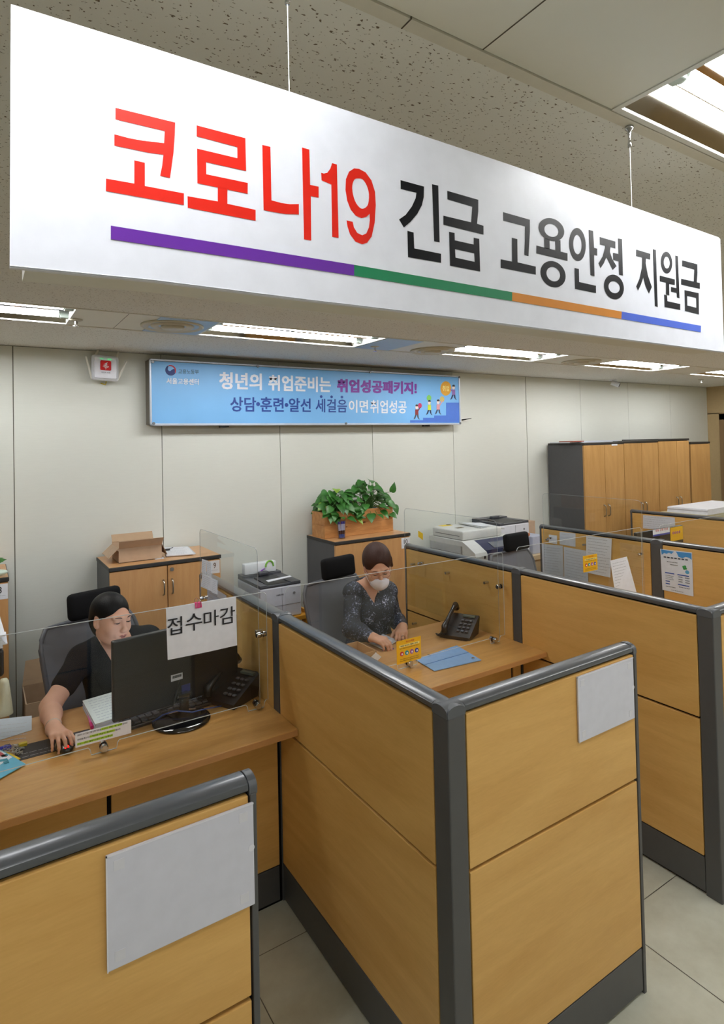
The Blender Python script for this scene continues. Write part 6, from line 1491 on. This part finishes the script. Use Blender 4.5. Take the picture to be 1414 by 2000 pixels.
def face_parts(par, W, R, s, lipc, browc, closed=True, mask=False, iris=(30, 22, 18)):
    RM = Matrix([[R[i][j] for j in range(3)] for i in range(3)]).to_4x4()
    b = MB(); b.mi = 0
    for sx in (-1, 1):
        b.tube([Vector(W(sx*.015, -.0925, .0255)), Vector(W(sx*.024, -.0925, .0285)), Vector(W(sx*.034, -.0885, .0290)), Vector(W(sx*.044, -.0815, .0265))], [.0019, .0022, .0020, .0010], 6)
    b.build('eyebrows', M('eyebrow_'+browc[0], browc[1], .8), par)
    b = MB()
    for sx in (-1, 1): b.tube([Vector(W(sx*.0165, -.0852, .0045)), Vector(W(sx*.024, -.0893, .0035 if closed else .010)), Vector(W(sx*.032, -.0890, .0032 if closed else .010)), Vector(W(sx*.0435, -.0815, .0045))], [.0008, .0017, .0018, .0009], 6)
    b.build('eyelashes', M('lash_black', (34, 24, 22), .7), par)
    if not closed or True:
        b = MB(); 
        for sx in (-1, 1): b.sph(W(sx*.030, -.0865, .0018), .0062*s, (1.25, .45, .42), 12, RM)
        b.build('eyes', M('eye_dark', (52, 38, 34), .25), par, smooth=True)
    if not mask:
        b = MB(); b.sph(W(-.0075, -.0968, -.0535), .0092, (1.0, .32, .32), 12, RM); b.sph(W(.0075, -.0968, -.0535), .0092, (1.0, .32, .32), 12, RM); b.sph(W(0, -.0950, -.0625), .0128, (1.0, .36, .34), 12, RM)
        b.build('lips', M('lip_rose', lipc, .45), par, smooth=True)
        b = MB(); b.tube([Vector(W(-.019, -.0960, -.0575)), Vector(W(-.007, -.1012, -.0582)), Vector(W(.007, -.1012, -.0582)), Vector(W(.019, -.0960, -.0575))], [.0005, .0013, .0013, .0005], 6); b.build('mouth_line', M('mouth_dark', (92, 40, 40), .6), par)
        b = MB()
        for sx in (-1, 1): b.sph(W(sx*.0058, -.1040, -.0365), .0026, (1.2, .6, .7), 8, RM)
        b.build('nostrils', M('nostril_dark', (120, 70, 58), .7), par, smooth=True)

# ---------------------------------------------------------------- the clerk in black
def V3(v): return np.array([v[0], v[1], v[2]], float)
def clerk():
    hc = V3(P(217, 1209, 1, 2.72)); R = frame(math.radians(27), math.radians(5), math.radians(5)); s = .895
    par = T('person', 'seated person with black tied hair and short sleeved black top, hand on a mouse', 'person', (.52, 2.9, 0))
    SK = skin('skin_light', (222, 170, 142))
    shR = np.array([.372, 2.875, .885]); shL = np.array([.668, 2.955, .892]); nk = np.array([.520, 2.895, .925])
    elR = V3(P(98, 1380, 1, 2.72)); wrR = V3(P(105, 1425, 2, ZD+.050)); 
    elL = np.array([.74, 2.76, .770]); wrL = np.array([.665, 2.625, .765])
    chest = np.array([.528, 2.935, .80]); belly = np.array([.532, 2.945, .63]); pel = np.array([.535, 2.97, .50])
    TR = frame(math.radians(17), 0)
    def torso(F, g=0.0, arms=1.0):
        F.ell(chest, (.150, .092, .150), TR, .05, grow=g); F.ell(belly, (.135, .095, .14), TR, .06, grow=g); F.ell(pel, (.165, .12, .10), TR, .06, grow=g)
        F.cap(shR, shL, .048, .048, .05, grow=g); F.ell(chest+TR@np.array([-.06, -.075, .0]), (.062, .045, .058), TR, .04, grow=g); F.ell(chest+TR@np.array([.06, -.075, .0]), (.062, .045, .058), TR, .04, grow=g)
        F.cap(nk+np.array([0, .02, -.02]), (shR+nk)/2, .045, .045, .05, grow=g); F.cap(nk+np.array([0, .02, -.02]), (shL+nk)/2, .045, .045, .05, grow=g)
        F.cap(shR, shR+(elR-shR)*arms, .046, .046-.008*arms, .03, grow=g); F.cap(shL, shL+(elL-shL)*arms, .046, .046-.008*arms, .03, grow=g)
    F = Field((.05, 2.38, -.01), (.95, 3.12, 1.02), .0055)
    torso(F)
    for e, w_ in ((elR, wrR), (elL, wrL)): F.cap(e, e+(w_-e)*.35, .036, .0365, .02); F.cap(e+(w_-e)*.35, w_, .0365, .024, .02)
    F.cap(nk, V3(hc)+R@np.array([0, .03, -.05]), .045, .043, .03)
    for hx in (-.085, .085):
        hp = pel+TR@np.array([hx, -.02, -.03]); kn = hp+TR@np.array([hx*.25, -.36, .02]); an = kn+TR@np.array([0, .03, -.40]); 
        F.cap(hp, kn, .082, .058, .03); F.cap(kn, an, .056, .036, .02); F.cap(an, an+TR@np.array([0, -.12, -.035]), .034, .026, .02)
    body = F.mesh()
    F2 = Field(hc-np.array([.13, .15, .15]), hc+np.array([.13, .16, .14]), .0026)
    W = head_prims(F2, hc, R, s, .98); F2.cap(W(0, .030, -.05), nk, .043, .046, .03)
    head = F2.mesh()
    F3 = Field(wrR-np.array([.12, .19, .09]), wrR+np.array([.12, .06, .08]), .0026)
    d = np.array([.012, -.085, .010]); F3.cap(wrR+(elR-wrR)*.25, wrR, .030, .0245, .02); F3.cap(wrR, wrR+d*.3, .0235, .022, .02)
    tR = hand_prims(F3, wrR, d, (0.05, -.35, -1), -1, .88, curls=[(.50, .6, .45), (.52, .62, .45), (.58, .62, .45), (.65, .6, .45)], spread=.12, thumb=.9, k=.003)
    hR = F3.mesh()
    F4 = Field(wrL-np.array([.16, .19, .09]), wrL+np.array([.10, .06, .08]), .003)
    d2 = np.array([-.35, -.9, -.12]); F4.cap(wrL+(elL-wrL)*.25, wrL, .030, .0245, .02)
    hand_prims(F4, wrL, d2, (0, -.1, -1), 1, .95, curl=(.4, .5, .4)); hL = F4.mesh()
    np_mesh('body', [body, head, hR, hL], [SK], par)
    nails(tR, (.05, -.35, -1), M('nail_pink', (240, 196, 180), .3), par)
    face_parts(par, W, R, s, (176, 104, 96), ('black', (44, 34, 32)))
    # top
    F = Field((.12, 2.55, .44), (.90, 3.12, 1.01), .0055); torso(F, .009, .58)
    F.ell(nk+np.array([.016, -.068, .010]), (.058, .062, .088), TR, .012, 'sub'); F.cap(nk+np.array([0, -.01, .02]), nk+np.array([.0, -.06, .12]), .05, .06, .012, 'sub')
    F.wedge(V3(P(227, 1306, 1, chest[1]-.14)), .50, chest[1]-.01, 1.005)
    v, f = F.mesh(); np_mesh('black_top', [(v, f)], [M('black_knit', (20, 22, 27), .85, spec=.2)], par)
    # trousers
    F = Field((.2, 2.4, .03), (.9, 3.15, .60), .007)
    F.ell(pel, (.165, .12, .10), TR, .05, grow=.012)
    for hx in (-.085, .085):
        hp = pel+TR@np.array([hx, -.02, -.03]); kn = hp+TR@np.array([hx*.25, -.36, .02]); an = kn+TR@np.array([0, .03, -.36]); F.cap(hp, kn, .082, .058, .03, grow=.01); F.cap(kn, an, .056, .04, .02, grow=.01)
    np_mesh('trousers', [F.mesh()], [M('dark_trousers', (40, 42, 52), .8)], par)
    # hair
    F = Field(hc-np.array([.14, .16, .20]), hc+np.array([.15, .19, .15]), .003)
    E = lambda p, r, k, op='add': F.ell(W(*p), np.array(r)*s, R, k*s, op)
    C = lambda a, b, ra, rb, k, op='add': F.cap(W(*a), W(*b), ra*s, rb*s, k*s, op)
    E((0, .020, .038), (.080, .098, .085), .01); E((0, .050, -.015), (.070, .056, .058), .03)
    E((0, -.105, -.055), (.070, .088, .132), .008, 'sub'); E((0, -.075, -.12), (.11, .10, .07), .02, 'sub')
    E((.074, .012, -.012), (.03, .024, .034), .01, 'sub'); E((-.074, .012, -.012), (.03, .024, .034), .01, 'sub')
    E((0, .045, -.048), (.052, .046, .050), .02)
    np_mesh('hair', [F.mesh()], [M('black_hair', (9, 8, 8), .5, spec=.22, bump=.5, bscale=300, stretch=(1, 1, .12))], par)
    b = MB(); w_ = wrR+(elR-wrR)*.12; ax = Vector(elR-wrR).normalized(); x_ = ax.cross(Vector((0, 0, 1))).normalized(); y_ = ax.cross(x_)
    b.tube([Vector(w_)+x_*.0275*math.cos(t*.314)+y_*.0275*math.sin(t*.314) for t in range(20)], .0013, 6, closed=True); b.build('bracelet', STEEL, par, smooth=True)
clerk()

# ---------------------------------------------------------------- the masked woman
def masked():
    hc = V3(P(737, 1107, 1, 2.70)); R = frame(math.radians(-22), math.radians(21), math.radians(-4)); s = .93
    par = T('person', 'seated person with brown updo, glasses, white face mask and dark patterned blouse', 'person', (1.86, 2.9, 0))
    SK = skin('skin_warm', (214, 162, 132))
    shR = V3(P(690, 1158, 1, 2.84)); shL = V3(P(757, 1155, 1, 2.88)); nk = (shR+shL)/2+np.array([0, -.005, .035])
    elR = V3(P(686, 1228, 1, 2.74)); wrR = V3(P(722, 1243, 2, ZD+.055)); elL = V3(P(768, 1204, 1, 2.87)); wrL = V3(P(786, 1224, 2, ZD+.05))
    mid = (shR+shL)/2; chest = mid+np.array([.0, .02, -.10]); belly = mid+np.array([0, .025, -.27]); pel = np.array([mid[0], mid[1]+.05, .50])
    TR = frame(math.radians(2), 0)
    def torso(F, g=0.0):
        F.ell(chest, (.136, .092, .15), TR, .05, grow=g); F.ell(belly, (.122, .095, .14), TR, .06, grow=g); F.ell(pel, (.17, .125, .11), TR, .06, grow=g)
        F.cap(shR, shL, .050, .050, .05, grow=g)
        for sx in (-1, 1): F.ell(chest+TR@np.array([sx*.062, -.078, .005]), (.066, .05, .062), TR, .04, grow=g)
        F.cap(nk+np.array([0, .02, -.02]), (shR+nk)/2, .045, .045, .05, grow=g); F.cap(nk+np.array([0, .02, -.02]), (shL+nk)/2, .045, .045, .05, grow=g)
    def arms(F, g=0.0, fore=1.0, puff=0.0):
        for sh, e, w_ in ((shR, elR, wrR), (shL, elL, wrL)):
            F.cap(sh, e, .047+puff, .040+puff, .03, grow=g); F.cap(e, e+(w_-e)*.35*fore, .038+puff, .038+puff, .02, grow=g); F.cap(e+(w_-e)*.35*fore, e+(w_-e)*fore, .038+puff, .026+puff*.6, .02, grow=g)
    lo = np.array([1.45, 2.42, -.01])
    F = Field(lo, (2.25, 3.15, 1.12), .0055); torso(F); arms(F); F.cap(nk, hc+R@np.array([0, .03, -.05]), .048, .046, .03)
    for hx in (-.085, .085):
        hp = pel+np.array([hx, -.02, -.03]); kn = hp+np.array([hx*.25, -.36, .02]); an = kn+np.array([0, .03, -.40])
        F.cap(hp, kn, .082, .058, .03); F.cap(kn, an, .056, .036, .02); F.cap(an, an+np.array([0, -.12, -.035]), .034, .026, .02)
    body = F.mesh()
    F2 = Field(hc-np.array([.14, .16, .15]), hc+np.array([.14, .17, .15]), .0026); W = head_prims(F2, hc, R, s, .95); F2.cap(W(0, .030, -.05), nk, .046, .049, .03); head = F2.mesh()
    hands = []
    F3 = Field(wrR-np.array([.08, .22, .09]), wrR+np.array([.22, .08, .08]), .0026); d = V3(P(750, 1252, 2, ZD+.045))-wrR
    F3.cap(wrR+(elR-wrR)*.3, wrR, .031, .0245, .02); F3.cap(wrR, wrR+d*.3, .0235, .022, .02)
    tR = hand_prims(F3, wrR, d, (.15, .1, -1), -1, .93, curls=[(.45, .55, .35), (.5, .55, .35), (.55, .6, .4), (.6, .6, .4)], spread=-.07, thumb=.7); hands.append(F3.mesh())
    F4 = Field(wrL-np.array([.16, .20, .09]), wrL+np.array([.12, .08, .08]), .0026); d2 = V3(P(783, 1243, 2, ZD+.035))-wrL
    F4.cap(wrL+(elL-wrL)*.3, wrL, .031, .0245, .02); F4.cap(wrL, wrL+d2*.3, .0235, .022, .02)
    tL = hand_prims(F4, wrL, d2, (-.1, -.15, -1), 1, .93, curls=[(.5, .6, .4), (.55, .6, .4), (.6, .6, .4), (.65, .6, .4)], spread=.05, thumb=.7); hands.append(F4.mesh())
    np_mesh('body', [body, head]+hands, [SK], par)
    nails(tR+tL, (.1, .05, -1), M('nail_violet', (92, 74, 190), .25), par)
    face_parts(par, W, R, s, (200, 110, 108), ('brown', (96, 62, 50)), mask=True)
    # blouse: dark fabric with scattered pale blossoms
    m = bpy.data.materials.new('dark_blossom_fabric'); m.use_nodes = True; nt = m.node_tree; bs = nt.nodes['Principled BSDF']; bs.inputs['Roughness'].default_value = .7
    tc = nt.nodes.new('ShaderNodeTexCoord')
    n1 = nt.nodes.new('ShaderNodeTexNoise'); n1.inputs['Scale'].default_value = 16; n1.inputs['Detail'].default_value = 3; nt.links.new(tc.outputs['Object'], n1.inputs['Vector'])
    n2 = nt.nodes.new('ShaderNodeTexNoise'); n2.inputs['Scale'].default_value = 120; n2.inputs['Detail'].default_value = 4; n2.inputs['Distortion'].default_value = .8; nt.links.new(tc.outputs['Object'], n2.inputs['Vector'])
    mu = nt.nodes.new('ShaderNodeMath'); mu.operation = 'MULTIPLY_ADD'; mu.inputs[1].default_value = .5; nt.links.new(n1.outputs['Fac'], mu.inputs[0]); nt.links.new(n2.outputs['Fac'], mu.inputs[2])
    cr = nt.nodes.new('ShaderNodeValToRGB'); e = cr.color_ramp.elements; e[0].position = .77; e[0].color = lin((34, 36, 44)); e[1].position = .98; e[1].color = lin((212, 214, 232))
    a = e.new(.83); a.color = lin((54, 62, 80)); a2 = e.new(.91); a2.color = lin((110, 116, 140))
    nt.links.new(mu.outputs[0], cr.inputs[0]); nt.links.new(cr.outputs[0], bs.inputs['Base Color'])
    F = Field((1.45, 2.5, .44), (2.25, 3.15, 1.10), .0055); torso(F, .011); F.ell(belly+np.array([0, -.01, -.1]), (.17, .13, .12), TR, .06, grow=.01)
    vp = V3(P(740, 1183, 1, chest[1]-.150))
    F.wedge(vp, .60, chest[1]-.02, 1.09); F.cap(nk+np.array([0, -.02, .01]), nk+np.array([0, -.05, .12]), .048, .062, .01, 'sub')
    bo = np_mesh('blouse', [F.mesh()], [m], par)
    SHE = M('sheer_dark_sleeve', (52, 46, 50), .7)
    for nm, sh, e_, w_ in (('sleeve', shR, elR, wrR), ('sleeve', shL, elL, wrL)):
        lo = np.minimum(np.minimum(sh, e_), w_)-.09; hi = np.maximum(np.maximum(sh, e_), w_)+.09
        F = Field(lo, hi, .005); F.cap(sh, e_, .052, .045, .03); F.cap(e_, e_+(w_-e_)*.5, .045, .045, .03); F.cap(e_+(w_-e_)*.5, e_+(w_-e_)*.93, .045, .033, .02); F.cap(e_+(w_-e_)*.90, e_+(w_-e_)*.98, .031, .031, .006)
        np_mesh(nm, [F.mesh()], [m], par)
    F = Field((1.5, 2.4, .03), (2.2, 3.2, .58), .007); F.ell(pel, (.17, .125, .11), TR, .05, grow=.012)
    for hx in (-.085, .085):
        hp = pel+np.array([hx, -.02, -.03]); kn = hp+np.array([hx*.25, -.36, .02]); F.cap(hp, kn, .085, .066, .05, grow=.012); F.cap(kn, kn+np.array([0, .02, -.2]), .062, .06, .05, grow=.012)
    np_mesh('skirt', [F.mesh()], [M('dark_skirt', (40, 42, 50), .8)], par)
    # hair
    F = Field(hc-np.array([.15, .17, .16]), hc+np.array([.15, .21, .17]), .003)
    E = lambda p, r, k, op='add': F.ell(W(*p), np.array(r)*s, R, k*s, op)
    C = lambda a, b, ra, rb, k, op='add': F.cap(W(*a), W(*b), ra*s, rb*s, k*s, op)
    E((0, .018, .048), (.085, .103, .092), .01); E((0, .050, -.005), (.074, .062, .060), .03); E((0, .105, .045), (.048, .040, .045), .03)
    E((0, -.105, -.045), (.066, .086, .124), .010, 'sub'); E((0, -.07, -.12), (.11, .10, .07), .02, 'sub')
    E((.082, .006, -.018), (.026, .022, .026), .01, 'sub'); E((-.082, .006, -.018), (.026, .022, .026), .01, 'sub')
    C((.070, -.012, .05), (.086, .004, -.005), .016, .010, .012)
    np_mesh('hair', [F.mesh()], [M('brown_hair', (60, 36, 28), .58, spec=.3, bump=.5, bscale=260, stretch=(1, 1, .15))], par)
    # mask
    F = Field(hc-np.array([.12, .14, .14]), hc+np.array([.12, .12, .08]), .003)
    F.ell(W(0, -.062, -.058), np.array((.056, .052, .052))*s, R, .01); F.cap(W(0, -.10, -.022), W(0, -.105, -.055), .014*s, .012*s, .03)
    F.ell(W(0, .03, -.04), np.array((.12, .082, .12))*s, R, .004, 'sub'); F.ell(W(0, -.07, .045), np.array((.12, .10, .068))*s, R, .008, 'sub')
    np_mesh('face_mask', [F.mesh()], [M('mask_white', (232, 228, 236), .65, bump=.3, bscale=120, stretch=(.2, 1, 3))], par)
    b = MB()
    for sx in (-1, 1):
        b.tube([Vector(W(sx*.052, -.070, -.03)), Vector(W(sx*.070, -.03, -.015)), Vector(W(sx*.078, .012, .0))], .0012, 5); b.tube([Vector(W(sx*.050, -.060, -.085)), Vector(W(sx*.066, -.02, -.055)), Vector(W(sx*.078, .016, -.03))], .0012, 5)
    b.build('ear_loops', M('loop_white', (236, 232, 236), .6), par)
    gl = MB()
    for sx in (-1, 1):
        gl.tube([Vector(W(sx*(.031+.025*math.cos(t*.35)), -.1005+.006*abs(math.cos(t*.35))+.0, .004+.018*math.sin(t*.35))) for t in range(18)], .0009, 6, closed=True)
        gl.tube([Vector(W(sx*.056, -.093, .008)), Vector(W(sx*.074, -.06, .008)), Vector(W(sx*.082, .01, .006))], .001, 5)
    gl.tube([Vector(W(-.007, -.1005, .006)), Vector(W(0, -.103, .009)), Vector(W(.007, -.1005, .006))], .0009, 5)
    g = gl.build('glasses', M('rose_gold_rim', (170, 110, 96), .3, .8), par, smooth=True)
    b = MB(); p = Vector(vp)+Vector((-.002, -.012, .075)); b.sph(p+Vector((0, .012, 0)), .0055, (1, 1, 1), 10); b.build('pendant', CHROME, par, smooth=True)
    b = MB(); t_, dd = tL[2]; b.tube([Vector(t_)-Vector(dd)*.045+Vector((.0095*math.cos(i*.52), .003*math.sin(i*.52)-.002, .0095*math.sin(i*.52))) for i in range(12)], .0014, 6, closed=True); b.build('ring', CHROME, par, smooth=True)
masked()
for o in list(bpy.data.objects):
    if o.type == 'MESH' and o.name.startswith('lettering') and o.parent is None: bpy.data.objects.remove(o)
